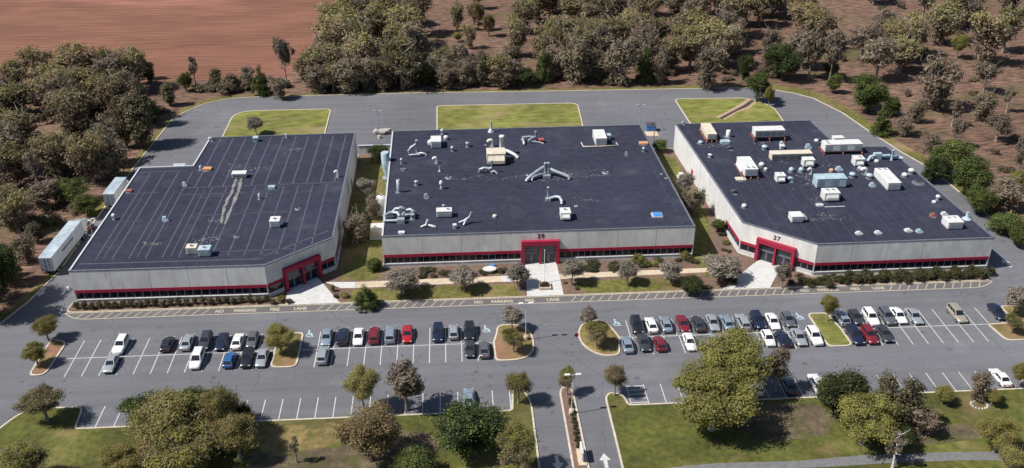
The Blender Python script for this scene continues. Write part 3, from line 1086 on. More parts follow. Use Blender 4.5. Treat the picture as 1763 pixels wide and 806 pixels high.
side_door(br, 6, R_POLY, 16.0, M_RED)
side_door(bl, 2, L_POLY, 35.0, M_RED)

# ------------------------------------------------------------------ roof plant
GR = None


def rp(px, py):
    return at(px, py, Z_ROOF)


def ac(px, py, wx, wy, h, label, m=None, fans=(), frame=False, hood=None, rz=0.0, legs=.25, grille='front', roundfan=.42, group=None, name='rooftop_unit', cat='air conditioner'):
    """packaged rooftop unit: kerb or steel frame, cabinet, lid, louvres and fan rings"""
    m = m or M_WHITE
    q = rp(px, py)
    t = thing(name, label, cat, (q.x, q.y, Z_ROOF), rz, group)
    z0 = legs
    if frame:
        b = MB()
        z0 = legs + .7
        for sy in (-1, 1):
            b.box(-wx / 2 - .5, wx / 2 + .5, sy * wy / 2 * .8 - .12, sy * wy / 2 * .8 + .12, legs + .42, z0 - .002)
        for sx in (-1, 0, 1):
            b.box(sx * (wx / 2 + .1) - .1, sx * (wx / 2 + .1) + .1, -wy / 2 - .5, wy / 2 + .5, legs + .2, legs + .418)
            for sy in (-1, 1):
                b.box(sx * (wx / 2 + .1) - .09, sx * (wx / 2 + .1) + .09, sy * (wy / 2 + .3) - .09, sy * (wy / 2 + .3) + .09, 0, legs + .198)
        b.build('steel_frame', M_RUST, t)
    else:
        MB().box(-wx / 2 + .08, wx / 2 - .08, -wy / 2 + .08, wy / 2 - .08, 0, z0).build('roof_kerb', M_COPD, t)
    MB().bevbox(-wx / 2, wx / 2, -wy / 2, wy / 2, z0 + .002, z0 + h, .05).build('cabinet', m, t)
    MB().bevbox(-wx / 2 - .05, wx / 2 + .05, -wy / 2 - .05, wy / 2 + .05, z0 + h - .08, z0 + h + .04, .03).build('lid', m, t)
    n = max(1, int(wx / 1.6))
    for k in range(n):
        x0 = -wx / 2 + .18 + k * (wx - .2) / n
        x1 = x0 + (wx - .2) / n - .16
        b = MB()
        hh = h - .5
        for j in range(max(3, int(hh / .14))):
            zz = z0 + .2 + j * hh / max(3, int(hh / .14))
            b.box(x0, x1, -wy / 2 - .05, -wy / 2 + .01, zz, zz + .07)
        if k % 2 == 0 or grille == 'all':
            b.build('louvre', M_DGREY if grille == 'all' else M_GALV, t)
        else:
            MB().box(x0, x1, -wy / 2 - .03, -wy / 2 + .01, z0 + .2, z0 + .2 + hh).build('access_panel', m, t)
    ny = max(1, int(wy / 1.8))
    for sgn, nm in ((-1, 'access_panel'), (1, 'access_panel')):
        for k in range(ny):
            y0 = -wy / 2 + .14 + k * (wy - .14) / ny
            y1 = y0 + (wy - .14) / ny - .14
            a, b_ = (sgn * wx / 2 - .01, sgn * wx / 2 + .035)
            MB().box(a, b_, y0, y1, z0 + .15, z0 + h - .2).build(nm, m, t)
    for (fx, fy) in fans:
        f = MB().lathe([(roundfan, z0 + h + .042), (roundfan, z0 + h + .14), (roundfan - .07, z0 + h + .14), (roundfan - .07, z0 + h + .06)], 14, (fx, fy), cap=False).build('fan_ring', M_COP, t)
        MB().lathe([(roundfan - .08, z0 + h + .045), (roundfan - .08, z0 + h + .07)], 14, (fx, fy), smooth=False).build('fan_grille', M_DGREY, f)
    if hood:
        sx, sy, sw, sd, sh = hood
        b = MB()
        # sloping weather hood on the +x or -x side, or front
        if sy == 0:
            x0 = sx * wx / 2
            v = [(x0, -sw / 2, z0 + .25), (x0, sw / 2, z0 + .25), (x0, sw / 2, z0 + .25 + sh), (x0, -sw / 2, z0 + .25 + sh),
                 (x0 + sx * sd, -sw / 2, z0 + .3), (x0 + sx * sd, sw / 2, z0 + .3), (x0 + sx * sd, sw / 2, z0 + .25 + sh * .45), (x0 + sx * sd, -sw / 2, z0 + .25 + sh * .45)]
        else:
            y0 = sy * wy / 2
            v = [(-sw / 2, y0, z0 + .25), (sw / 2, y0, z0 + .25), (sw / 2, y0, z0 + .25 + sh), (-sw / 2, y0, z0 + .25 + sh),
                 (-sw / 2, y0 + sy * sd, z0 + .3), (sw / 2, y0 + sy * sd, z0 + .3), (sw / 2, y0 + sy * sd, z0 + .25 + sh * .45), (-sw / 2, y0 + sy * sd, z0 + .25 + sh * .45)]
        b.add(v, [(0, 1, 2, 3), (4, 5, 6, 7), (0, 1, 5, 4), (2, 3, 7, 6), (0, 3, 7, 4), (1, 2, 6, 5)])
        b.build('intake_hood', m, t)
    return t


def vent(px, py, h, r, kind, label, m=None, name='roof_vent', cat='roof vent', group=None):
    m = m or M_GALV
    if kind in ('dome', 'hood', 'mushroom', 'box'):
        r *= .74
    q = rp(px, py)
    t = thing(name, label, cat, (q.x, q.y, Z_ROOF), 0, group)
    MB().lathe([(r * 2.0, 0), (r * 2.0, .03), (r * 1.15, .14), (r * 1.02, .2)], 12, cap=False).build('flashing', M_COPD if kind != 'cone' else m, t)
    if kind == 'mushroom':
        MB().lathe([(r, 0.05), (r, h * .6)], 12).build('stack', m, t)
        MB().lathe([(r * 1.1, h * .5), (r * 1.9, h * .55), (r * 1.9, h * .72), (r * 1.5, h * .92), (r * .6, h)], 14).build('cowl', m, t)
    elif kind == 'goose':
        pts = [(0, 0, .05), (0, 0, h * .7), (-.3 * r, 0, h * .88), (-1.1 * r, 0, h), (-2.2 * r, 0, h * .92), (-2.6 * r, 0, h * .72)]
        MB().tube(pts, r, 9).build('bent_pipe', m, t)
    elif kind == 'pipe':
        MB().lathe([(r, .05), (r, h), (r * .8, h), (r * .8, h - .05)], 10).build('stack', m, t)
    elif kind == 'cap':
        MB().lathe([(r, .05), (r, h * .85)], 10).build('stack', m, t)
        MB().lathe([(r * 1.8, h * .88), (r * 1.5, h * .95), (r * .2, h * 1.08)], 12).build('rain_cap', m, t)
    elif kind == 'cone':
        MB().lathe([(r * 2.6, .03), (r * 1.2, h * .3), (r * .8, h * .35), (r * .8, h)], 12).build('stack', m, t)
    elif kind == 'dome':
        MB().lathe([(r, .05), (r, h * .35)], 12).build('stack', m, t)
        MB().lathe([(r * 1.5, h * .32), (r * 1.6, h * .5), (r * 1.4, h * .75), (r * .9, h * .92), (r * .2, h)], 14).build('dome', m, t)
    elif kind == 'box':
        MB().bevbox(-r * 1.5, r * 1.5, -r * 1.5, r * 1.5, .1, h * .7, .04).build('housing', m, t)
        MB().bevbox(-r * 1.9, r * 1.9, -r * 1.9, r * 1.9, h * .7, h, .06).build('lid', m, t)
    elif kind == 'hood':
        b = MB()
        b.add([(-r * 2, -r, .1), (r * 2, -r, .1), (r * 2, r, .1), (-r * 2, r, .1), (-r * 1.6, -r * .4, h), (r * .2, -r * .6, h), (r * .2, r * .6, h), (-r * 1.6, r * .4, h)],
              [(0, 1, 5, 4), (1, 2, 6, 5), (2, 3, 7, 6), (3, 0, 4, 7), (4, 5, 6, 7)])
        b.build('hood', m, t)
        MB().box(r * 1.95, r * 2.05, -r * .8, r * .8, .12, h * .3).build('opening', M_DGREY, t)
    elif kind == 'flat':
        MB().bevbox(-r * 1.8, r * 1.8, -r * 1.2, r * 1.2, 0.03, h, .04).build('cover', m, t)
        MB().box(-r * 1.2, r * 1.2, -r * .7, r * .7, h + .001, h + .03).build('lid', m, t)
    elif kind == 'ring':
        MB().lathe([(r * 1.6, 0), (r * 1.6, .1), (r * 1.1, .12), (r * 1.1, .03)], 14, cap=False).build('clamp_ring', m, t)
        MB().lathe([(r * 1.05, .02), (r * .8, .07), (r * .2, .09)], 12).build('strainer', M_DGREY, t)
    return t


def duct(label, runs, m=None, stacks=(), base=None, name='duct_run', cat='duct', boxes=()):
    """exhaust ductwork: runs of bent pipe given as world offsets from the first photo point"""
    m = m or M_GALV
    q = rp(*base)
    t = thing(name, label, cat, (q.x, q.y, Z_ROOF))
    for pts, r in runs:
        o = MB().tube(pts, r, 9).build('duct', m, t)
        b = MB()
        for p in pts[1:-1]:
            b.lathe([(r * 1.12, p[2] - .06), (r * 1.12, p[2] + .06)], 9, (p[0], p[1]))
        if len(pts) > 2:
            b.build('joint_band', m, o)
    for x, y, h, r in stacks:
        MB().lathe([(r * 1.3, 0), (r, .3), (r, h * .92), (r * 1.12, h * .93), (r * 1.12, h), (r * .9, h)], 11, (x, y)).build('stack', m, t)
    for x0, x1, y0, y1, z0, z1 in boxes:
        MB().bevbox(x0, x1, y0, y1, z0, z1, .05).build('fan_box', m, t)
    return t


# left roof
ac(475, 389, 1.9, 2.1, 1.3, 'white rooftop unit alone near the chamfered front of the left roof', fans=[(0, 0)], hood=(1, 0, 1.2, .5, .8))
ac(332, 436, 1.9, 1.6, 1.3, 'cream rooftop unit, left one of the adjoining pair on the left roof', M_CREAM, fans=[(0, 0)])
ac(354, 439, 2.2, 1.8, 1.3, 'pale blue rooftop unit, right one of the adjoining pair on the left roof', M_BLUEM, fans=[(0, 0)])
ac(413, 305, 3.0, 1.6, .9, 'long low rooftop unit at the head of the silt streaks on the left roof', M_WHITE, grille='all')
vent(441, 243, 1.1, .45, 'box', 'pale blue boxed vent at the rear edge of the left roof', M_BLUEM)
vent(493.5, 237, 1.2, .22, 'pipe', 'thin grey vent pipe on the rear edge of the left roof')
vent(366, 243, .8, .3, 'goose', 'small bent vent in the rear left corner of the left roof')
vent(357, 292.5, .5, .55, 'flat', 'orange tan flat cover near the notch of the left roof', M_ORANGE, 'roof_hatch', 'roof hatch')
vent(346, 293, 1.1, .28, 'pipe', 'grey pipe beside the orange cover on the left roof')
vent(319, 320, .9, .4, 'hood', 'pale hooded vent in the middle left of the left roof', M_BLUEM)
vent(222, 330, .4, .4, 'flat', 'small dark red flat cover by the left roof edge', M_RUST, 'roof_hatch', 'roof hatch')
vent(197, 378, 1.3, .3, 'mushroom', 'white mushroom vent on the left side of the left roof', M_WHITE)
vent(286, 380, .95, .5, 'hood', 'pale blue hooded vent in the front half of the left roof', M_BLUEM)
vent(468, 324, .5, .4, 'flat', 'pale blue low cover just below the cross seam of the left roof', M_BLUEM, 'roof_hatch', 'roof hatch')
vent(447, 343, 1.3, .25, 'pipe', 'slim twin grey vent pipe in the centre of the left roof')
vent(582, 305, 1.5, .25, 'goose', 'bent white vent pipe by the right edge of the left roof', M_WHITE)
vent(513, 360, .25, .35, 'ring', 'small round drain in the right half of the left roof', name='roof_drain', cat='roof drain')
vent(409, 407, .25, .4, 'ring', 'dark round drain in front of the silt streaks on the left roof', M_DGREY, name='roof_drain', cat='roof drain')

# middle roof
ac(751, 251, 2.3, 3.4, 1.5, 'white square rooftop unit with side box, rear left of the middle roof', hood=(-1, 0, 1.6, .8, 1.0))
vent(762, 231, 1.4, .35, 'mushroom', 'pale blue mushroom vent at the rear edge behind the square unit', M_BLUEM)
vent(768, 240, 1.0, .5, 'dome', 'round white dome vent just right of the square unit', M_WHITE)
duct('cluster of bent galvanised ducts around a tall stack, rear left of the middle roof',
     [([(-1.4, -.4, .1), (-1.6, -.2, 1.2), (-1.0, .1, 1.9), (.1, .6, 2.4)], .28), ([(.3, .2, .2), (1.2, -.5, .7), (2.2, -.7, .6), (2.4, -.9, .1)], .25), ([(-1.4, -.6, .3), (-.2, -.9, .5), (1.0, -.8, .4)], .22)], stacks=[(.3, .9, 3.3, .3)], base=(716, 267))
vent(691.5, 282, 1.3, .2, 'cap', 'thin capped pipe left of centre on the middle roof')
vent(694, 293, .35, .35, 'flat', 'small dark low cover near the left edge of the middle roof', M_COPD, 'roof_hatch', 'roof hatch')
vent(752, 281, 1.4, .3, 'goose', 'bent pale vent pipe below the square unit', M_WHITE)
vent(757, 295, 1.1, .14, 'cone', 'thin spike vent with a small cone foot on the middle roof')
vent(779, 260, 1.2, .32, 'mushroom', 'grey mushroom vent right of the square unit')
vent(805, 253, 1.2, .28, 'cap', 'grey capped pipe left of the big cream topped unit')
ac(854, 278, 4.1, 3.4, 2.3, 'big cream topped cabinet in the rear centre of the middle roof', M_CREAM, hood=(0, -1, 3.6, .9, 1.7), grille='all')
duct('tall white stack with an elbow duct behind the big cream topped unit',
     [([(.3, .2, 1.2), (1.6, -.8, 1.0), (2.9, -2.0, .7), (3.5, -2.4, .1)], .38)], M_WHITE, stacks=[(0, 0, 4.6, .55)], base=(864, 266))
vent(848, 252, 1.6, .4, 'goose', 'bent cream vent behind the big cream topped unit', M_CREAM)
duct('looped galvanised duct with a thin stack in front of the big cream topped unit',
     [([(-2.2, .2, .1), (-2.1, .1, .9), (-1.2, .2, 1.2), (-.1, .1, 1.0), (.4, 0, 1.2)], .3), ([(.3, 0, .2), (1.0, -.5, .7), (1.7, -.8, .1)], .2)], stacks=[(.5, 0, 3.0, .2)], base=(843, 298))
vent(845.5, 227, 2.6, .33, 'cone', 'grey cone footed vent on the rear edge of the middle roof')
vent(836.5, 250, .2, .2, 'ring', 'tiny drain left of the bent cream vent', name='roof_drain', cat='roof drain')
duct('rectangle of pale ducts with a red fan at the rear of the middle roof',
     [([(-1.7, 1.2, .3), (-1.6, .2, .9), (-1.4, -.9, .5), (-1.4, -1.2, .1)], .32), ([(-1.7, 1.4, .8), (0, 1.5, .9), (1.2, 1.4, .8)], .3), ([(1.3, 1.2, .8), (.6, .2, 1.1), (-.4, -.4, .6)], .28), ([(.4, -.2, .4), (2.0, -.4, .3), (3.2, -.9, .1)], .2)], stacks=[(1.5, 1.3, 2.3, .26)], base=(912, 246))
vent(932, 245, .9, .42, 'box', 'red painted exhaust fan box beside the rectangle of ducts', mat('red_fan_paint', (.33, .06, .06), (.4, .09, .08), scale=3))
ac(1032, 244, 2.6, 5.2, 1.7, 'long white rooftop unit at the rear right of the middle roof', M_WHITE)
duct('thin gas pipe bent around the long white unit', [([(-4.1, 1.2, .25), (-3.9, -1.2, .25), (0, -1.2, .25), (4.2, -1.0, .25), (4.0, .6, .25)], .13)], M_CREAM, base=(1032, 250), name='gas_pipe', cat='pipe')
ac(1047, 240, 1.1, 1.3, 1.0, 'small pale side box right of the long white unit', M_BLUEM, name='condenser_box')
duct('large inverted V of white ducts rising to a tall twin stack in the middle roof',
     [([(-4.6, -1.2, .1), (-4.3, -1.0, .6), (-2.6, .6, 1.2), (-.7, 1.9, 1.9), (0, 2.0, 2.0)], .36), ([(0.2, 2.0, 2.0), (1.4, 1.0, 1.5), (3.2, .2, 1.0), (4.6, -.5, .7), (4.7, -.8, .1)], .36), ([(-3.4, -.9, .1), (-3.2, -.5, .7), (-1.6, .4, .9), (-.3, .9, .8)], .22)],
     M_GALV, stacks=[(-.3, 1.4, 3.2, .3), (.4, 1.4, 3.2, .3)], boxes=[(-.8, .8, .1, .9, .05, .7)], base=(942, 308))
vent(1043, 297.5, .22, .45, 'ring', 'round roof drain at the right end of the pale streaks', name='roof_drain', cat='roof drain')
vent(911, 301.5, .22, .4, 'ring', 'round roof drain left of the inverted V ducts', name='roof_drain', cat='roof drain')
vent(773, 306.5, .22, .45, 'ring', 'round roof drain in the left half of the middle roof', name='roof_drain', cat='roof drain')
vent(1079, 268, 1.0, .3, 'hood', 'small grey hooded vent at the right of the middle roof')
vent(1108, 261, 1.1, .28, 'mushroom', 'grey mushroom vent close to the right edge of the middle roof')
vent(1108, 248, .45, .55, 'flat', 'orange tan flat cover near the rear right corner of the middle roof', M_ORANGE, 'roof_hatch', 'roof hatch')
vent(686.5, 331, 2.9, .38, 'pipe', 'tall grey stack by the left edge of the middle roof')
vent(717, 319, 1.1, .28, 'cap', 'short capped pipe right of the tall left stack')
vent(760, 325, 1.9, .3, 'mushroom', 'white topped mushroom vent in the left half of the middle roof', M_WHITE)
vent(735, 341, 1.0, .45, 'hood', 'grey hooded box vent below the short capped pipe')
duct('dense knot of looping galvanised ducts at the front left corner of the middle roof',
     [([(-2.6, -1.0, .2), (-2.7, .4, .9), (-1.6, 1.0, 1.2), (-.2, .9, 1.2), (.4, -.4, 1.0)], .36), ([(-1.4, 2.0, .5), (-.6, 2.6, 1.2), (.9, 2.5, 1.3), (1.2, 1.2, 1.0), (.7, .2, .6)], .34), ([(1.0, 1.9, .9), (2.3, 2.2, 1.2), (3.0, 1.4, 1.1), (2.5, .6, .9), (1.3, .5, .7)], .34), ([(-2.4, -.9, .4), (-.6, -1.1, .5), (.4, -1.2, .5)], .3)],
     M_GALV, stacks=[(.5, 1.4, 2.2, .4), (2.8, .3, 1.1, .45)], boxes=[(-.2, 1.3, -1.8, -.6, .05, 1.0)], base=(686, 379))
ac(765, 372, 3.0, 1.7, 1.2, 'white rooftop unit left of centre at the front of the middle roof', M_WHITE, fans=[(.8, 0)], grille='front')
vent(764, 358.5, .8, .2, 'cap', 'tiny capped pipe just behind the front white unit')
duct('white forked vent pipe near the front left of the middle roof', [([(-1.4, -.2, .15), (-.4, .1, .45), (0, .2, 1.5)], .22), ([(.1, .1, .4), (1.0, -.3, .3), (1.4, -.3, .1)], .25)], M_WHITE, base=(737, 391))
vent(783, 393, .9, .28, 'box', 'small white box vent on the front of the middle roof', M_WHITE)
duct('tilted scissor shaped grey pipe by the front of the middle roof', [([(-1.2, 0, .4), (-.2, 0, .8), (.9, .3, 1.4), (1.3, .4, 2.4)], .22), ([(-.3, -.6, .1), (.1, -.1, .8), (.7, .6, .9)], .25)], base=(801, 386))
vent(852, 374, .6, .4, 'dome', 'low cream dome vent in the front centre of the middle roof', M_CREAM)
vent(691.5, 402, .4, .35, 'flat', 'small white cover by the front left corner of the middle roof', M_WHITE, 'roof_hatch', 'roof hatch')
duct('thin stack with a stepped elbow duct right of centre on the middle roof', [([(.1, 0, .5), (1.4, .2, .8), (2.3, -.2, .9), (2.6, -1.4, .7), (2.6, -1.8, .1)], .36)], stacks=[(0, .4, 3.0, .26)], boxes=[(-.6, .5, -.5, .4, .05, .7)], base=(944, 346))
ac(973, 375, 2.0, 2.4, 1.4, 'white cube rooftop unit right of the red entrance on the middle roof', M_WHITE, fans=[(0, .3)], hood=(0, -1, 1.5, .5, .9))
vent(992, 355, .4, .25, 'ring', 'tiny white drain behind the white cube unit', M_WHITE, name='roof_drain', cat='roof drain')
q = rp(1131, 372)
t = thing('skylight', 'blue covered skylight near the front right corner of the middle roof', 'skylight', (q.x, q.y, Z_ROOF))
MB().box(-1.05, 1.05, -.95, .95, 0, .35).build('skylight_kerb', M_COP, t)
MB().bevbox(-.85, .85, -.8, .8, .352, .55, .08).build('cover', M_BLUE, t)
vent(1139, 300, .25, .2, 'ring', 'tiny drain by the right edge of the middle roof, upper one of two', name='roof_drain', cat='roof drain')
vent(1147, 307, .25, .2, 'ring', 'tiny drain by the right edge of the middle roof, lower one of two', name='roof_drain', cat='roof drain')

# right roof
ac(1219, 236, 2.2, 6.6, 1.4, 'long cream unit on red frame lengthways at the rear left of the right roof', M_CREAM, frame=True, legs=.05)
vent(1206, 247, .7, .5, 'dome', 'pale blue dome left of the long cream rear unit', M_BLUEM)
vent(1248, 246, .6, .6, 'flat', 'pale blue low cover right of the long cream rear unit', M_BLUEM, 'roof_hatch', 'roof hatch')
vent(1253, 236, 1.7, .5, 'pipe', 'stout white cylinder stack at the rear of the right roof', M_WHITE)
vent(1232, 229, .9, .3, 'goose', 'dark bent vent between the cream unit and the white cylinder', M_DGREY)
ac(1321, 240, 7.0, 2.6, 1.6, 'large white unit raised on red steel legs, rear of the right roof', M_WHITE, frame=True, legs=.5, grille='all')
vent(1178, 215, .8, .2, 'goose', 'thin bent pipe at the rear left corner of the right roof')
vent(1316, 257, 1.0, .5, 'mushroom', 'pale blue mushroom vent behind the low cream unit', M_BLUEM)
vent(1259, 258, .6, .35, 'goose', 'small dark bent vent left of the white mushroom vents', M_DGREY)
vent(1222, 271, .8, .28, 'cap', 'small white capped vent by the left edge of the right roof', M_WHITE)
vent(1346, 248, .7, .35, 'hood', 'tiny white hood just behind the low cream unit', M_WHITE)
vent(1346, 256, .9, .4, 'box', 'white box vent touching the rear of the low cream unit', M_WHITE)
ac(1360, 273, 9.2, 2.0, 1.5, 'long low cream unit with dark grille lying across the right roof', M_CREAM, grille='all', legs=.1)
vent(1392, 256, 1.2, .55, 'hood', 'pale blue hood behind the right end of the low cream unit', M_BLUEM)
ac(1447, 262, 8.6, 2.6, 1.7, 'long white unit with two fans on red frame near the roof notch', M_WHITE, frame=True, legs=.1, fans=[(-3.4, .5), (-3.4, -.6)], grille='front')
vent(1406, 243, .5, .5, 'dome', 'white low dome left of the unit near the notch', M_WHITE)
vent(1414, 244, .7, .3, 'goose', 'dark bent vent behind the long white notch unit', M_DGREY)
ac(1442, 243.5, 2.4, 1.6, .9, 'flat white panelled box peeping from behind the notch unit', M_WHITE)
ac(1285, 297, 2.9, 6.6, 1.6, 'long white unit with two front fans on the left of the right roof', M_WHITE, frame=True, legs=.0, fans=[(-.55, -2.5), (.55, -2.5)], hood=(-1, 0, 4.0, .5, .8))
vent(1275, 309, .3, .6, 'flat', 'pale ladder like grating at the foot of the long white unit', M_CREAM, 'roof_grating', 'grating')
vent(1311, 286, .9, .55, 'dome', 'white dome vent right of the two fan unit', M_WHITE)
vent(1318, 294, .8, .35, 'dome', 'smaller white dome vent in front of the first white dome', M_WHITE)
vent(1362, 296, 1.1, .5, 'dome', 'pale blue ball vent, left one of two behind the blue unit', M_BLUEM)
vent(1379, 296, 1.1, .5, 'dome', 'pale blue ball vent, right one of two behind the blue unit', M_BLUEM)
ac(1342, 312, 1.9, 1.9, 1.4, 'small white cube with hood beside the two blue ball vents', M_WHITE, hood=(0, -1, 1.3, .5, .8), fans=[(0, .2)], roundfan=.3)
vent(1363, 313, .9, .35, 'goose', 'pale blue ring shaped vent right of the small white cube', M_BLUEM)
ac(1390, 286, 2.5, 1.8, 1.6, 'white cube unit between the low cream and the pale blue units', M_WHITE, hood=(0, -1, 1.6, .5, 1.1))
ac(1427, 320, 6.4, 2.6, 2.0, 'wide pale blue unit in the centre of the right roof', M_BLUEM, grille='front', hood=(1, 0, 1.8, .8, 1.4))
ac(1428, 343, 3.2, 2.4, 1.7, 'white unit with two fans just in front of the pale blue unit', M_WHITE, fans=[(-.6, .3), (.6, .3)], hood=(0, -1, 2.4, .4, 1.2))
vent(1396, 300, 1.4, .28, 'goose', 'white bent pipe behind the left end of the pale blue unit', M_WHITE)
vent(1431, 296, .8, .45, 'dome', 'orange tan dome behind the pale blue unit', M_ORANGE)
vent(1445, 293, .9, .6, 'hood', 'pale blue hood between the notch unit and the blue unit', M_BLUEM)
ac(1476, 284, 2.2, 2.2, 1.6, 'white cube unit in front of the right end of the notch unit', M_WHITE, fans=[(.3, 0)], hood=(0, -1, 1.4, .5, .9))
vent(1480, 292, .8, .45, 'dome', 'pale blue dome in front of the white cube by the notch', M_BLUEM)
vent(1467, 305, 1.1, .5, 'mushroom', 'pale blue mushroom vent right of the wide blue unit', M_BLUEM)
vent(1490, 300, 1.4, .4, 'goose', 'white curved pipe left of the long unit with rear fans', M_WHITE)
vent(1496, 307, 1.1, .5, 'mushroom', 'pale blue mushroom vent beside the long unit with rear fans', M_BLUEM)
vent(1502, 321, .9, .5, 'hood', 'pale blue hood left of the front end of the long right unit', M_BLUEM)
duct('spread of low white ducts with a tall pole stack by the right notch corner',
     [([(-3.4, -.6, .1), (-2.6, 0, .9), (-1.0, .6, 1.1), (.6, .4, .9), (2.0, .5, .9)], .35), ([(2.2, .4, .6), (3.6, .4, .5), (4.8, -.2, .4)], .4)], M_BLUEM, stacks=[(2.3, -.2, 2.6, .25)], boxes=[(-1.6, .2, .2, 1.2, .05, 1.5)], base=(1517, 276))
vent(1509, 279, .6, .45, 'dome', 'white low dome in front of the spread of ducts', M_WHITE)
ac(1526, 316, 2.8, 7.4, 1.6, 'long white unit with two rear fans on the right of the right roof', M_WHITE, fans=[(-.6, 3.0), (.6, 3.0)], legs=.3)
vent(1557, 304, .9, .55, 'dome', 'white dome near the right edge, left one of a close pair', M_WHITE)
vent(1568, 299, 1.2, .5, 'mushroom', 'white mushroom vent near the right edge, right one of a close pair', M_WHITE)
vent(1582, 315, .2, .75, 'ring', 'large black ring on the roof near the right edge', M_DGREY, name='roof_drain', cat='roof drain')
ac(1369, 380, 2.3, 2.2, 1.2, 'white unit with sloping hood alone at the front left of the right roof', M_WHITE, hood=(1, 0, 1.8, .9, 1.0))
vent(1267, 334, .8, .35, 'goose', 'small dark bent vent by the left edge of the right roof', M_DGREY)
vent(1281, 357, .8, .45, 'dome', 'white dome vent near the left front of the right roof', M_WHITE)
vent(1411, 354, .3, .4, 'flat', 'small pale flat cover in front of the two fan white unit', M_COP, 'roof_hatch', 'roof hatch')
vent(1479, 403, .6, .5, 'hood', 'white low hood, first from the left along the front of the right roof', M_WHITE)
vent(1512, 402, .6, .5, 'hood', 'white low hood, second from the left along the front of the right roof', M_WHITE)
vent(1564, 398, .6, .55, 'hood', 'white low hood left of the pale blue hood at the front of the right roof', M_WHITE)
vent(1583, 400, .7, .5, 'hood', 'pale blue hood at the front of the right roof', M_BLUEM)
ac(1638, 390, 3.0, 2.8, 1.4, 'white box unit near the front right corner of the right roof', M_WHITE, fans=[(-.6, .5), (.5, .5)], roundfan=.35)
vent(1607, 373, .8, .5, 'hood', 'rust and white hood left of the front right corner unit', M_RUST)
vent(1626, 370, .7, .5, 'hood', 'white hood just behind the front right corner unit', M_WHITE)
vent(1664, 377, 1.5, .35, 'cone', 'pale blue cone footed stack at the right roof edge', M_BLUEM)
vent(1614, 344, 1.1, .35, 'mushroom', 'white mushroom vent on the right side of the right roof', M_WHITE)
vent(1608, 349, .5, .4, 'dome', 'white low dome beside the right side mushroom vent', M_WHITE)

# ------------------------------------------------------------------ cars
KIND = {
    # L, W, belt z, roof z, greenhouse base (rear y, front y), roof (rear y, front y), bonnet z, boot z
    'sedan': dict(L=4.75, W=1.84, belt=.93, roof=1.44, gb=(-1.75, .95), gr=(-1.0, .15), hood=.86, boot=.95),
    'hatchback': dict(L=4.25, W=1.80, belt=.95, roof=1.50, gb=(-2.0, .85), gr=(-1.45, .10), hood=.90, boot=.96),
    'SUV': dict(L=4.75, W=1.92, belt=1.10, roof=1.74, gb=(-2.28, .85), gr=(-1.95, .15), hood=1.04, boot=1.10),
    'minivan': dict(L=5.0, W=1.96, belt=1.08, roof=1.78, gb=(-2.42, 1.15), gr=(-2.15, .25), hood=1.00, boot=1.08),
}


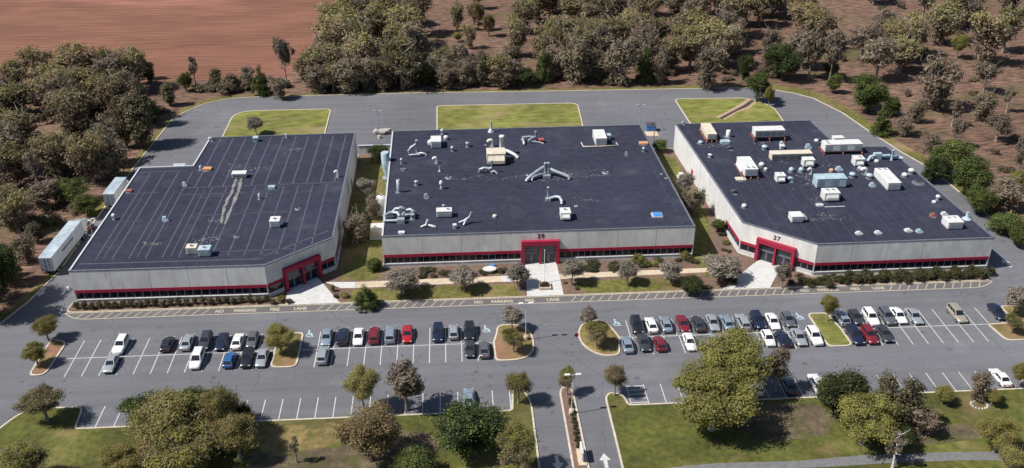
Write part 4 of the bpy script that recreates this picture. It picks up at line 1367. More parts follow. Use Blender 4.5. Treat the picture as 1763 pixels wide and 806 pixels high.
def car_meshes(kind):
    k = KIND[kind]
    L, W, zb, zr = k['L'], k['W'], k['belt'], k['roof']
    h = L / 2
    w = W / 2
    st = [(-h, w * .80, .42, k['boot'] - .22), (-h + .10, w * .93, .30, k['boot'] - .03), (-h + .5, w * .99, .26, k['boot']), (-1.0, w, .24, zb), (.2, w, .24, zb), (k['gb'][1] - .1, w, .24, zb - .01),
          (h - .95, w * .98, .26, k['hood'] - .03), (h - .35, w * .93, .28, k['hood'] - .12), (h - .08, w * .80, .32, k['hood'] - .24), (h, w * .62, .40, k['hood'] - .36)]
    b = MB()
    v = []
    for (y, hw, z0, z1) in st:
        pr = [(-hw * .88, z0), (-hw, z0 + .14), (-hw * 1.0, z1 - .22), (-hw * .95, z1 - .06), (-hw * .82, z1), (-hw * .4, z1 + .035)]
        ring = pr + [(-x, z) for x, z in reversed(pr)]
        v += [(x, y, z) for x, z in ring]
    n = 12
    f = []
    for i in range(len(st) - 1):
        for j in range(n):
            l = (j + 1) % n
            f.append((i * n + j, i * n + l, (i + 1) * n + l, (i + 1) * n + j))
    f.append(tuple(range(n)))
    f.append(tuple(range((len(st) - 1) * n, len(st) * n)))
    b.add(v, f, 0, True)
    # greenhouse
    y0, y1 = k['gb']
    r0, r1 = k['gr']
    bw, rw = w * .86, w * .68
    zb2 = zb - .03

    def gp(s, t, u):
        """s -1..1 across, t 0..1 rear to front, u 0..1 belt to roof"""
        return Vector((s * (bw + (rw - bw) * u), (y0 + (r0 - y0) * u) * (1 - t) + (y1 + (r1 - y1) * u) * t, zb2 + (zr - zb2) * u))
    v = []
    us = [0, .55, .88, 1.0]
    for u in us:
        uu = u if u < 1 else 1.0
        sx = 1.0 if u < 1 else .86
        ty = (0, 1) if u < 1 else (.06, .94)
        for (s, t) in ((-sx, ty[0]), (sx, ty[0]), (sx, ty[1]), (-sx, ty[1])):
            v.append(gp(s, t, uu))
    f = []
    for i in range(3):
        for j in range(4):
            l = (j + 1) % 4
            f.append((i * 4 + j, i * 4 + l, i * 4 + 4 + l, i * 4 + 4 + j))
    f.append((12, 13, 14, 15))
    b.add(v, f, 0, False)
    # sill and bumpers
    b.box(-w * .9, w * .9, -h + .02, -h + .2, .36, .56)
    b.box(-w * .8, w * .8, h - .22, h - .02, .34, .5)
    out = {'body': (b.mesh('body', [mat('car_paint_base', (.5, .5, .5))]), None)}

    def quad(pts, off, name):
        pts = [Vector(p) for p in pts]
        nrm = (pts[1] - pts[0]).cross(pts[3] - pts[0]).normalized()
        c = sum(pts, Vector()) / 4
        if nrm.dot(c - Vector((0, (y0 + y1) / 2, zb))) < 0:
            nrm = -nrm
        A = [p + nrm * off for p in pts]
        B = [p - nrm * .01 for p in pts]
        return MB().add(A + B, [(0, 1, 2, 3), (0, 1, 5, 4), (1, 2, 6, 5), (2, 3, 7, 6), (3, 0, 4, 7)]).mesh(name, M_CARGLASS)
    out['windshield'] = (quad([gp(-.88, 1, .06), gp(.88, 1, .06), gp(.86, 1, .86), gp(-.86, 1, .86)], .012, 'windshield'), None)
    out['rear_window'] = (quad([gp(-.84, 0, .10), gp(.84, 0, .10), gp(.82, 0, .84), gp(-.82, 0, .84)], .012, 'rear_window'), None)
    sw = []
    cuts = [(.10, .47), (.50, .90)] if kind in ('sedan', 'hatchback') else [(.06, .30), (.33, .60), (.63, .92)]
    for s in (-1, 1):
        for (a, c) in cuts:
            sw.append(quad([gp(s, a, .12), gp(s, c, .12), gp(s, c * .97 if c > .8 else c, .82), gp(s, a, .82)], .012, 'side_window'))
    out['side_window'] = sw
    wm_ = MB()
    wm_.M = Matrix.Rotation(math.pi / 2, 4, 'Y')
    wm_.lathe([(.20, -.11), (.34, -.11), (.345, 0), (.34, .11), (.22, .11)], 14, mi=0, cap=False)
    wm_.lathe([(.22, .085), (.12, .10), (.02, .09)], 10, mi=1)
    wm_.lathe([(.21, -.085), (.12, -.10), (.02, -.09)], 10, mi=1)
    out['wheel'] = [(wm_.mesh('wheel', [M_TYRE, M_RIM]), (sx * (w - .10), sy, .345)) for sx in (-1, 1) for sy in (h - .92, -h + .95)]
    hl = MB().bevbox(-.19, .19, -.09, .05, -.07, .07, .03).mesh('headlight', M_LAMP)
    out['headlight'] = [(hl, (sx * w * .66, h - .12, k['hood'] - .27)) for sx in (-1, 1)]
    tl = MB().bevbox(-.15, .15, -.05, .08, -.09, .10, .03).mesh('taillight', M_TAIL)
    out['taillight'] = [(tl, (sx * w * .72, -h + .03, k['boot'] - .18)) for sx in (-1, 1)]
    mm = MB().bevbox(-.11, .11, -.05, .06, -.06, .08, .03).mesh('side_mirror', M_DGREY)
    out['side_mirror'] = [(mm, (sx * (w + .03), y1 - .35, zb + .05)) for sx in (-1, 1)]
    return out


CARM = {k: car_meshes(k) for k in KIND}
PAINT = {
    'white': (.66, .67, .67), 'silver': (.36, .39, .42), 'silver blue': (.27, .33, .40), 'grey': (.13, .14, .155), 'dark grey': (.055, .06, .07), 'black': (.014, .015, .020),
    'navy': (.018, .026, .060), 'blue': (.020, .095, .27), 'red': (.32, .015, .022), 'maroon': (.16, .014, .024), 'tan': (.40, .36, .29),
}


def paint(c):
    return mat('car_paint_' + c.replace(' ', '_'), PAINT[c], rough=.30, metal=.35 if c in ('silver', 'silver blue', 'grey', 'dark grey', 'navy', 'tan') else .0, spec=.5, coat=.7)


def make_car(kind, colour, x, y, heading, label, group):
    t = thing('parked_car', label, 'car', (x, y, .008), heading, group)
    cm = CARM[kind]
    o = place('body', cm['body'][0], t)
    o.material_slots[0].link = 'OBJECT'
    o.material_slots[0].material = paint(colour)
    place('windshield', cm['windshield'][0], t)
    place('rear_window', cm['rear_window'][0], t)
    for me in cm['side_window']:
        place('side_window', me, t)
    for nm in ('wheel', 'headlight', 'taillight', 'side_mirror'):
        for me, loc in cm[nm]:
            place(nm, me, t, loc)
    return t


# rows: (photo x, photo y, colour, kind, nose towards the buildings?)
ROWS = [
    ('upper left row', 140.15, [(209, 592, 'white', 'SUV', 0), (290, 587, 'black', 'hatchback', 1), (321, 592, 'silver', 'sedan', 1), (352, 592, 'dark grey', 'SUV', 0), (381, 590, 'navy', 'sedan', 0), (408, 590, 'white', 'sedan', 1), (434, 587, 'grey', 'hatchback', 0)]),
    ('lower left row', 134.8, [(192, 623, 'silver', 'sedan', 0), (337, 624, 'white', 'minivan', 0), (395, 620, 'blue', 'hatchback', 1), (425, 619, 'black', 'SUV', 0), (451, 617, 'silver', 'sedan', 0)]),
    ('upper middle row', 140.15, [(562, 582, 'silver blue', 'sedan', 0), (590, 581, 'navy', 'SUV', 1), (617, 580, 'white', 'sedan', 0), (644, 581, 'maroon', 'SUV', 1), (672, 580, 'silver blue', 'SUV', 1), (701, 580, 'red', 'sedan', 0), (754, 574, 'navy', 'SUV', 0), (781, 573, 'silver', 'hatchback', 1), (808, 573, 'black', 'SUV', 0)]),
    ('lower middle row', 134.8, [(556, 612, 'silver', 'SUV', 1), (809, 604, 'dark grey', 'hatchback', 0), (834, 605, 'grey', 'sedan', 1)]),
    ('upper right-centre row', 140.15, [(1097, 562, 'black', 'SUV', 0), (1121, 557, 'white', 'sedan', 1), (1147, 558, 'silver blue', 'sedan', 1), (1176, 557, 'maroon', 'sedan', 0), (1202, 556, 'dark grey', 'sedan', 1), (1228, 556, 'silver', 'sedan', 0), (1252, 554, 'silver blue', 'sedan', 1), (1278, 552, 'silver', 'SUV', 1), (1305, 552, 'navy', 'SUV', 0), (1331, 553, 'white', 'sedan', 0), (1357, 550, 'grey', 'hatchback', 0)]),
    ('lower right-centre row', 134.8, [(1080, 592, 'silver blue', 'sedan', 1), (1111, 596, 'dark grey', 'sedan', 0), (1138, 597, 'maroon', 'hatchback', 1), (1188, 589, 'white', 'sedan', 0), (1233, 583, 'silver', 'hatchback', 1), (1323, 582, 'white', 'hatchback', 0), (1348, 581, 'navy', 'sedan', 1), (1376, 580, 'silver', 'sedan', 0), (1403, 580, 'white', 'SUV', 0)]),
    ('upper far-right row', 140.15, [(1448, 545, 'silver blue', 'SUV', 1), (1473, 545, 'dark grey', 'hatchback', 0), (1498, 544, 'white', 'SUV', 0), (1525, 542, 'grey', 'SUV', 0), (1547, 542, 'white', 'sedan', 0), (1573, 542, 'silver', 'sedan', 0), (1650, 543, 'tan', 'minivan', 0), (1718, 537, 'navy', 'sedan', 0)]),
    ('lower far-right row', 134.8, [(1472, 577, 'navy', 'minivan', 0), (1499, 580, 'maroon', 'SUV', 0), (1527, 579, 'dark grey', 'sedan', 0)]),
    ('bottom row', 121.8, [(806.7, 676, 'silver blue', 'sedan', 1), (1307, 675, 'white', 'hatchback', 1), (1361, 668, 'dark grey', 'sedan', 1), (1406, 659, 'white', 'SUV', 1), (1729, 656, 'white', 'sedan', 1)]),
]
labels_used = {}
for rname, Y, cars in ROWS:
    names = ['%s %s' % (c[2], c[3]) for c in cars]
    for i, (px, py, colour, kind, nose) in enumerate(cars):
        q = at(px, py, .7)
        nm = names[i]
        if names.count(nm) == 1:
            lab = 'the only %s in the %s of parked cars' % (nm, rname)
        elif 0 < i < len(cars) - 1:
            lab = '%s between the %s and the %s, %s' % (nm, names[i - 1], names[i + 1], rname)
        elif i == 0:
            lab = '%s beside the %s at the left end, %s' % (nm, names[1], rname)
        else:
            lab = '%s beside the %s at the right end, %s' % (nm, names[-2], rname)
        r = random.Random(i * 31 + int(Y * 7) + len(rname))
        make_car(kind, colour, q.x, Y + r.uniform(-.25, .25), (0 if nose else math.pi) + r.uniform(-.03, .03), lab, 'cars parked in the marked bays')


# ------------------------------------------------------------------ trucks
def wheel_mesh(r, wd):
    b = MB()
    b.M = Matrix.Rotation(math.pi / 2, 4, 'Y')
    b.lathe([(r * .6, -wd / 2), (r * .98, -wd / 2), (r, 0), (r * .98, wd / 2), (r * .62, wd / 2)], 14, cap=False)
    b.lathe([(r * .62, wd * .4), (r * .3, wd * .5), (.03, wd * .45)], 10, mi=1)
    b.lathe([(r * .62, -wd * .4), (r * .3, -wd * .5), (.03, -wd * .45)], 10, mi=1)
    return b.mesh('wheel', [M_TYRE, M_RIM])


TW = wheel_mesh(.5, .55)
M_TRWHITE = mat('trailer_white', (0.410, 0.451, 0.492), (0.517, 0.549, 0.582), scale=.8, rough=.5, big=.4, bigamt=.12, stretch=(1, .3, 1))
M_TRROOF = mat('trailer_roof', (0.281, 0.348, 0.408), (0.408, 0.459, 0.501), scale=.7, rough=.5, big=.4, bigamt=.15)


def box_trailer(t, L, W, z0, z1, m=M_TRWHITE):
    w = W / 2
    b = MB()
    b.bevbox(-w, w, -L / 2, L / 2, z0, z1, .06)
    body = b.build('cargo_box', m, t)
    MB().box(-w + .06, w - .06, -L / 2 + .06, L / 2 - .06, z1 + .001, z1 + .03).build('roof_sheet', M_TRROOF, t)
    n = int(L / 1.2)
    rm = MB().box(-.02, .02, -.05, .05, 0, z1 - z0 - .2).mesh('side_rib', m)
    for k in range(n):
        for s in (-1, 1):
            place('side_rib', rm, body, (s * (w + .018), -L / 2 + .6 + k * (L - 1.2) / (n - 1), z0 + .1))
    b = MB()
    for s in (-1, 1):
        b.box(s * w - .03, s * w + .03, -L / 2 + .01, L / 2 - .01, z1 - .14, z1 - .02)
        b.box(s * w - .03, s * w + .03, -L / 2 + .01, L / 2 - .01, z0, z0 + .12)
    b.build('edge_rail', M_GALV, t)
    for s in (-1, 1):
        MB().box(s * w / 2 - w / 2 + .05, s * w / 2 + w / 2 - .05, -L / 2 - .05, -L / 2 - .002, z0 + .08, z1 - .12).build('rear_door', mat('trailer_door', (.15, .17, .21), (.24, .26, .30), scale=1.2, rough=.5), t)
        MB().tube([(s * .35, -L / 2 - .09, z0 + .15), (s * .35, -L / 2 - .09, z1 - .2)], .025, 6).build('lock_rod', M_GALV, t)
    MB().box(-w + .1, w - .1, -L / 2 + .1, -L / 2 + .25, .45, .62).build('rear_bumper', M_DGREY, t)


A_, B_ = at(90, 471), Vector((-77.2, 182.4, 0))
tr_loc = (-78.3, 172.8, .008)
tr = thing('semi_trailer', 'long white semi trailer parked by the woods left of the left building', 'trailer', tr_loc, R(-3.0))
box_trailer(tr, 15.2, 2.6, 1.1, 4.1)
for s in (-1, 1):
    for y in (-6.0, -4.7):
        place('wheel', TW, tr, (s * 1.0, y, .5))
    MB().box(s * .9 - .08, s * .9 + .08, 3.8, 4.0, .05, 1.1).build('landing_leg', M_DGREY, tr)
b = MB()
for k in range(9):
    b.box(1.325, 1.332, -3.0 + k * .62, -3.0 + k * .62 + .38, 2.7, 3.25)
b.build('side_lettering', M_DGREY, tr)
MB().box(-.5, .5, -7.2, 6.8, .85, 1.1).build('chassis', M_DGREY, tr)


def tractor(t, m_main, m_acc):
    """cab-over-bonnet road tractor, front towards +y, origin at the ground"""
    MB().box(-.45, .45, -3.2, 3.0, .55, .9).build('chassis', M_DGREY, t)
    b = MB()
    v = [(-1.15, -.9, .9), (1.15, -.9, .9), (1.15, 1.0, .9), (-1.15, 1.0, .9), (-1.15, -.9, 2.6), (1.15, -.9, 2.6), (1.12, .95, 2.35), (-1.12, .95, 2.35),
         (-1.0, -.9, 3.7), (1.0, -.9, 3.7), (.9, .1, 3.3), (-.9, .1, 3.3)]
    b.add(v, [(0, 1, 5, 4), (1, 2, 6, 5), (2, 3, 7, 6), (3, 0, 4, 7), (4, 5, 9, 8), (5, 6, 10, 9), (6, 7, 11, 10), (7, 4, 8, 11), (8, 9, 10, 11), (0, 1, 2, 3)])
    cab = b.build('cab', m_main, t)
    MB().bevbox(-.95, .95, .98, 2.7, .75, 1.85, .15).build('bonnet', m_main, t)
    MB().box(-.7, .7, 2.702, 2.75, .85, 1.7).build('grille', m_acc, t)
    MB().box(-1.1, 1.1, 2.6, 2.85, .45, .75).build('bumper', M_GALV, t)
    MB().add([(-.98, .97, 1.95), (.98, .97, 1.95), (.86, .55, 2.65), (-.86, .55, 2.65)], [(0, 1, 2, 3)]).build('windshield', M_CARGLASS, t)
    for s in (-1, 1):
        MB().box(s * 1.16 - .02, s * 1.16 + .02, -.3, .7, 1.75, 2.4).build('side_window', M_CARGLASS, t)
        MB().bevbox(s * .75 - .18, s * .75 + .18, 2.6, 2.76, 1.05, 1.3, .04).build('headlight', M_LAMP, t)
        MB().box(s * 1.17 - .015, s * 1.17 + .015, -.8, .9, .95, 1.5).build('side_panel', m_acc, t)
        MB().box(s * 1.35 - .06, s * 1.35 + .06, .75, .85, 1.8, 2.4).build('side_mirror', M_DGREY, t)
        MB().lathe([(.28, 0), (.28, 1.2)], 10).build('fuel_tank', M_GALV, t, (s * .95, -1.2, .55)).rotation_euler = (math.pi / 2, 0, 0)
        for y, x in ((1.9, 1.0), (-2.0, .95), (-3.0, .95)):
            place('wheel', TW, t, (s * x, y, .5))


hd = thing('truck_tractor', 'white truck tractor with red side coupled before the long trailer', 'truck', (-77.6, 182.5, .008), R(-3.0))
tractor(hd, M_WHITE, mat('truck_red', (.45, .02, .05)))

bt = thing('box_truck', 'white box truck parked beside the left wall of the left building', 'truck', (-74.9, 197.2, .008), R(-2.0))
box_trailer(bt, 8.4, 2.5, 1.0, 3.9, mat('box_truck_white', (0.510, 0.527, 0.544), (0.595, 0.612, 0.620), scale=.8, rough=.5))
b = MB()
b.add([(-1.1, -.9, .6), (1.1, -.9, .6), (1.1, 1.1, .6), (-1.1, 1.1, .6), (-1.1, -.9, 2.5), (1.1, -.9, 2.5), (1.0, .3, 2.45), (-1.0, .3, 2.45), (1.08, .95, 1.5), (-1.08, .95, 1.5)],
      [(0, 1, 5, 4), (0, 1, 2, 3), (1, 2, 8, 6, 5), (0, 3, 9, 7, 4), (2, 3, 9, 8), (8, 9, 7, 6), (4, 5, 6, 7)])
b.M = None
b.build('cab', M_WHITE, bt, (0, 5.15, 0))
MB().add([(-.95, 6.09, 1.55), (.95, 6.09, 1.55), (.9, 5.53, 2.35), (-.9, 5.53, 2.35)], [(0, 1, 2, 3)]).build('windshield', M_CARGLASS, bt)
for s in (-1, 1):
    MB().bevbox(s * .8 - .16, s * .8 + .16, 6.18, 6.29, .85, 1.1, .03).build('headlight', M_LAMP, bt)
    for y in (5.0, -2.6):
        place('wheel', TW, bt, (s * .95, y, .5))
vb = thing('box_truck', 'white van body parked in the notch behind the left building', 'truck', (-63.6, 205.0, .008), R(-1.0))
box_trailer(vb, 7.5, 2.7, .9, 3.6, M_TRWHITE)
b = MB()
b.bevbox(-1.1, 1.1, 3.78, 5.2, .6, 2.3, .2)
b.build('cab', M_WHITE, vb)
for s in (-1, 1):
    for y in (4.3, -2.4):
        place('wheel', TW, vb, (s * .95, y, .5))

# ------------------------------------------------------------------ site furniture
def lamp_post(x, y, h, label, z=.13, m=None):
    m = m or M_WHITE
    t = thing('street_lamp', label, 'street lamp', (x, y, z))
    MB().lathe([(.42, 0), (.42, .75), (.36, .8)], 12).build('concrete_base', M_TAN, t)
    MB().lathe([(.07, .8), (.055, h)], 8).build('pole', m, t)
    for s in (-1, 1):
        MB().tube([(0, 0, h - .1), (s * .45, 0, h + .02)], .04, 6).build('arm', m, t)
        MB().bevbox(s * .85 - .42, s * .85 + .42, -.22, .22, h - .05, h + .13, .05).build('lamp_head', m, t)
    return t


lamp_post(16.75, 117.6, 7.4, 'white twin headed street lamp in the entrance median')
lamp_post(11.2, 137.9, 7.4, 'white twin headed street lamp on the rounded island left of the entrance')

for px, py, lab in ((650, 191, 'grey street lamp on the rear asphalt left of the long grass island'), (1104, 181, 'grey street lamp on the rear asphalt right of the long grass island'),
                    (153, 377, 'grey street lamp at the woods edge ahead of the semi trailer')):
    q = at(px, py, 7.4)
    lamp_post(q.x, q.y, 7.4, lab, 0, M_GALV)
q = at(1101, 214)
t = thing('wooden_post', 'thin brown post standing behind the rear right corner of the middle building', 'post', (q.x + .5, 218.2, 0))
MB().lathe([(.14, 0), (.12, 4.6), (.05, 4.7)], 8).build('pole', M_RUST, t)
q = at(1001, 789)
t = thing('entrance_sign', 'white upright panel sign at the bottom of the entrance median', 'sign', (q.x, q.y, .13), R(0))
for y in (-.8, .8):
    MB().box(-.08, .08, y - .08, y + .08, 0, 1.9).build('post', M_MULL, t)
MB().bevbox(-.14, .14, -1.3, 1.3, .5, 2.0, .05).build('panel', M_WHITE, t)
MB().box(-.6, .6, -1.8, 1.8, 0, .18).build('base_plinth', M_TAN, t)


def short_sign(px, py, label, m, z=.13, h=1.5, w=.75):
    q = at(px, py)
    t = thing('traffic_sign', label, 'sign', (q.x, q.y, z))
    MB().lathe([(.04, 0), (.04, h + .3)], 6).build('post', M_GALV, t)
    n = 8
    pts = [(w * .54 * math.cos(R(22.5 + 45 * k)), h + w * .54 * math.sin(R(22.5 + 45 * k))) for k in range(n)]
    MB().add([(x, -.05, z_) for x, z_ in pts] + [(x, -.075, z_) for x, z_ in pts], [tuple(range(8)), tuple(range(8, 16))] + [(k, (k + 1) % 8, 8 + (k + 1) % 8, 8 + k) for k in range(8)]).build('plate', m, t)
    return t


short_sign(992, 590, 'dark red octagonal sign on the rounded island right of the entrance', M_RED)
q = at(867, 558)
t = thing('notice_sign', 'small white sign on the rounded island left of the entrance', 'sign', (q.x, q.y, .13))
MB().lathe([(.04, 0), (.04, 1.3)], 6).build('post', M_GALV, t)
MB().box(-.5, .5, -.08, -.045, .9, 1.7).build('plate', M_WHITE, t)
# oval pad by the middle walkway
q = at(843, 469)
t = thing('oval_table', 'white oval stone table with grey top beside the tan walk', 'table', (q.x, q.y, .12))
t.scale = (1.35, 1.0, 1)
MB().lathe([(.5, 0), (.45, .5), (.6, .62)], 16).build('pedestal', M_WALL, t)
MB().lathe([(1.0, .62), (1.02, .72), (1.0, .78)], 22).build('table_top', M_WALK, t)
MB().lathe([(.72, .782), (.72, .80)], 20, smooth=False).build('inlay', M_WALL, t)
q = at(848, 460)
t = thing('newspaper_box', 'small bright blue box in the mulch behind the oval table', 'box', (q.x, q.y, .12))
MB().bevbox(-.4, .4, -.25, .25, .0, .4, .05).build('box_body', M_BLUE, t)
MB().bevbox(-.44, .44, -.29, .29, .402, .48, .03).build('lid', M_BLUE, t)
# planter on the white walk
q = at(938, 496)
t = thing('square_planter', 'square planter with dark shrubs on the white middle walk', 'planter', (q.x, q.y + .1, .142))
b = MB()
for (x0, x1, y0, y1) in ((-1.1, 1.1, -1.1, -.9), (-1.1, 1.1, .9, 1.1), (-1.1, -.9, -.895, .895), (.9, 1.1, -.895, .895)):
    b.box(x0, x1, y0, y1, 0, .5)
b.build('planter_wall', M_TAN, t)
MB().box(-.9, .9, -.9, .9, 0, .4).build('soil', M_MULCH, t)
q2 = at(937, 489)
fp = thing('flagpole', 'slim white flagpole rising from the square planter', 'flagpole', (q2.x, q2.y + .3, .55))
MB().lathe([(.2, 0), (.2, .1), (.07, .12), (.05, 6.5)], 8).build('pole', M_WHITE, fp)
MB().lathe([(.04, 6.5), (.12, 6.6), (.08, 6.75)], 8).build('finial', M_WHITE, fp)

# dumpster, rubble, wall and tank between the buildings
q = at(1120, 225)
t = thing('dumpster', 'blue dumpster with dark lid behind the middle building', 'dumpster', (q.x, q.y, .12))
b = MB()
b.add([(-1.1, -.8, .1), (1.1, -.8, .1), (1.1, .8, .1), (-1.1, .8, .1), (-1.25, -.95, 1.4), (1.25, -.95, 1.4), (1.25, .95, 1.7), (-1.25, .95, 1.7)],
      [(0, 1, 5, 4), (1, 2, 6, 5), (2, 3, 7, 6), (3, 0, 4, 7), (0, 1, 2, 3)])
b.build('bin', M_BLUE, t)
for s in (-1, 1):
    MB().add([(s * .62 - .6, -.97, 1.42), (s * .62 + .6, -.97, 1.42), (s * .62 + .6, .97, 1.74), (s * .62 - .6, .97, 1.74), (s * .62 - .6, -.97, 1.48), (s * .62 + .6, -.97, 1.48), (s * .62 + .6, .97, 1.80), (s * .62 - .6, .97, 1.80)],
             [(0, 1, 5, 4), (1, 2, 6, 5), (2, 3, 7, 6), (3, 0, 4, 7), (4, 5, 6, 7)]).build('lid', M_DGREY, t)
q = at(1118, 231)
struct(MB().box(q.x - 2.2, q.x + 2.2, q.y - 1.6, q.y + 1.6, 0, .135).build('dumpster_pad', M_TAN), 'tan concrete pad under the blue dumpster')


def rock(seed, s):
    r = random.Random(seed)
    bm = bmesh.new()
    bmesh.ops.create_icosphere(bm, subdivisions=2, radius=1)
    for v in bm.verts:
        v.co *= 1 + r.uniform(-.2, .2)
        v.co.x *= s[0]
        v.co.y *= s[1]
        v.co.z *= s[2]
    me = bpy.data.meshes.new('boulder')
    bm.to_mesh(me)
    bm.free()
    me.materials.append(mat('pale_rock', (.30, .28, .26), (.46, .44, .41), scale=1.2, rough=.95, bump=.5))
    return me


for i, (px, py, s, lab) in enumerate([(649, 231, (1.0, .8, .9), 'pale upright boulder at the left of the rubble behind the middle building'), (661, 230, (1.6, 1.0, .9), 'wide pale boulder in the middle of the rubble'), (671, 229, (.9, .8, .8), 'dark sided boulder at the right of the rubble')]):
    q = at(px, py)
    tag(place('boulder', rock(i + 3, s), None, (q.x, q.y, .5)), lab, 'boulder')
t = thing('screen_wall', 'low pale screen wall closing the gap between left and middle buildings', 'wall', (-19.2, 218.6, 0))
MB().box(-4.2, 4.2, -.15, .15, 0, 2.6).build('wall_panel', M_WALL, t)
MB().box(-4.3, 4.3, -.25, .25, 2.602, 2.75).build('coping', M_COP, t)
q = at(641, 410)
t = thing('entry_stoop', 'pale concrete side stoop with low walls left of the middle building', 'stoop', (-16.3, 177.6, .12))
MB().box(-1.7, 1.6, -2.2, 2.2, 0, .5).build('slab', M_WALK, t)
for (x0, x1, y0, y1) in ((-1.7, -1.45, -2.2, 2.2), (-1.445, 1.6, -2.2, -1.95), (-1.445, 1.6, 1.95, 2.2)):
    MB().box(x0, x1, y0, y1, .502, 1.5).build('low_wall', M_TAN, t)
MB().box(-1.4, 1.5, -1.8, .2, .503, 2.6).build('shed', M_WALL, t)
t = thing('exhaust_tower', 'white tapered exhaust tower on the left wall of the middle building', 'exhaust tower', (-15.6, 199.5, .12))
MB().lathe([(.25, 0), (.3, 3.0), (.9, 5.4), (.95, 8.8), (.8, 9.0)], 14).build('hopper', M_BLUEM, t)
MB().box(-.9, .9, -.9, .9, 2.6, 2.75).build('platform', M_GALV, t)
for sx in (-1, 1):
    for sy in (-1, 1):
        MB().box(sx * .75 - .06, sx * .75 + .06, sy * .75 - .06, sy * .75 + .06, 0, 2.598).build('leg', M_GALV, t)
t = thing('storage_tank', 'white round storage tank left of the middle building', 'tank', (-16.2, 187.2, .12))
MB().lathe([(1.15, 0), (1.15, 3.6), (1.0, 4.0), (.4, 4.35)], 18).build('tank_shell', M_WHITE, t)
MB().lathe([(1.2, 0), (1.2, .2)], 18).build('base_ring', M_WALL, t)
MB().lathe([(.25, 4.3), (.25, 4.6)], 10).build('filler_cap', M_GALV, t)
t = thing('side_steps', 'concrete landing by the red side door of the right building', 'landing', (53.0, 200.0, .12))
MB().box(-1.6, .5, -2.4, 1.6, 0, .4).build('landing_slab', M_WALL, t)
MB().bevbox(-1.4, -.4, .2, 1.3, .402, 1.2, .05).build('white_crate', M_WHITE, t)

# utility pole-like pale snag at the lower right and gnarled leaning posts are built with the trees

# ------------------------------------------------------------------ trees
TREE_SEED = [0]


def leaf_arrays(r, centres, rc, nf, fs, up=.35, elong=1.0):
    """faces scattered over clump surfaces; returns verts (n,4,3)"""
    nc = len(centres)
    n = nc * nf
    d = r.normal(size=(n, 3))
    d /= np.linalg.norm(d, axis=1)[:, None]
    rad = np.repeat(rc, nf)[:, None] * np.abs(r.normal(.80, .27, (n, 1)))
    pos = np.repeat(centres, nf, axis=0) + d * rad * np.array([1, 1, .8])
    nm = d + r.normal(scale=.45, size=(n, 3)) + np.array([0, 0, up])
    nm /= np.linalg.norm(nm, axis=1)[:, None]
    a = np.cross(nm, r.normal(size=(n, 3)))
    a /= np.linalg.norm(a, axis=1)[:, None]
    b = np.cross(nm, a)
    s = fs * r.uniform(.55, 1.35, (n, 1))
    v = np.stack([pos - a * s * elong, pos - b * s * .55 + a * s * .1, pos + a * s * elong * .9, pos + b * s * .6], axis=1)
    return v, pos


def crown_mesh(name, seed, lobes, nclump, rclump, nf, fs, mats, matfun, shell=.62, up=.35, elong=1.0):
    nf, fs = int(nf * 2.2), fs * .62
    r = np.random.default_rng(seed)
    lob = np.array(lobes, float)
    vol = lob[:, 3] * lob[:, 4] * lob[:, 5]
    pick = r.choice(len(lob), nclump, p=vol / vol.sum())
    d = r.normal(size=(nclump, 3))
    d /= np.linalg.norm(d, axis=1)[:, None]
    rr = shell + (1 - shell) * r.uniform(0, 1, (nclump, 1)) ** .5
    inner = r.uniform(size=nclump) < .22
    rr[inner] *= .5
    cen = lob[pick, :3] + d * rr * (lob[pick, 3:] - rclump * .6)
    rc = rclump * r.uniform(.6, 1.25, nclump)
    v, pos = leaf_arrays(r, cen, rc, nf, fs, up, elong)
    n = len(v)
    cl = np.repeat(np.arange(nclump), nf)
    mi = matfun(r, pos, cen[cl], cl).astype(int)
    return raw_mesh(name, v, mi, mats)


def raw_mesh(name, quads, mi, mats):
    n = len(quads)
    me = bpy.data.meshes.new(name)
    me.vertices.add(n * 4)
    me.vertices.foreach_set('co', quads.reshape(-1).astype(np.float32))
    me.loops.add(n * 4)
    me.loops.foreach_set('vertex_index', np.arange(n * 4, dtype=np.int32))
    me.polygons.add(n)
    me.polygons.foreach_set('loop_start', np.arange(0, n * 4, 4, dtype=np.int32))
    me.polygons.foreach_set('loop_total', np.full(n, 4, dtype=np.int32))
    for m in mats:
        me.materials.append(m)
    me.polygons.foreach_set('material_index', mi.astype(np.int32))
    me.update(calc_edges=True)
    return me


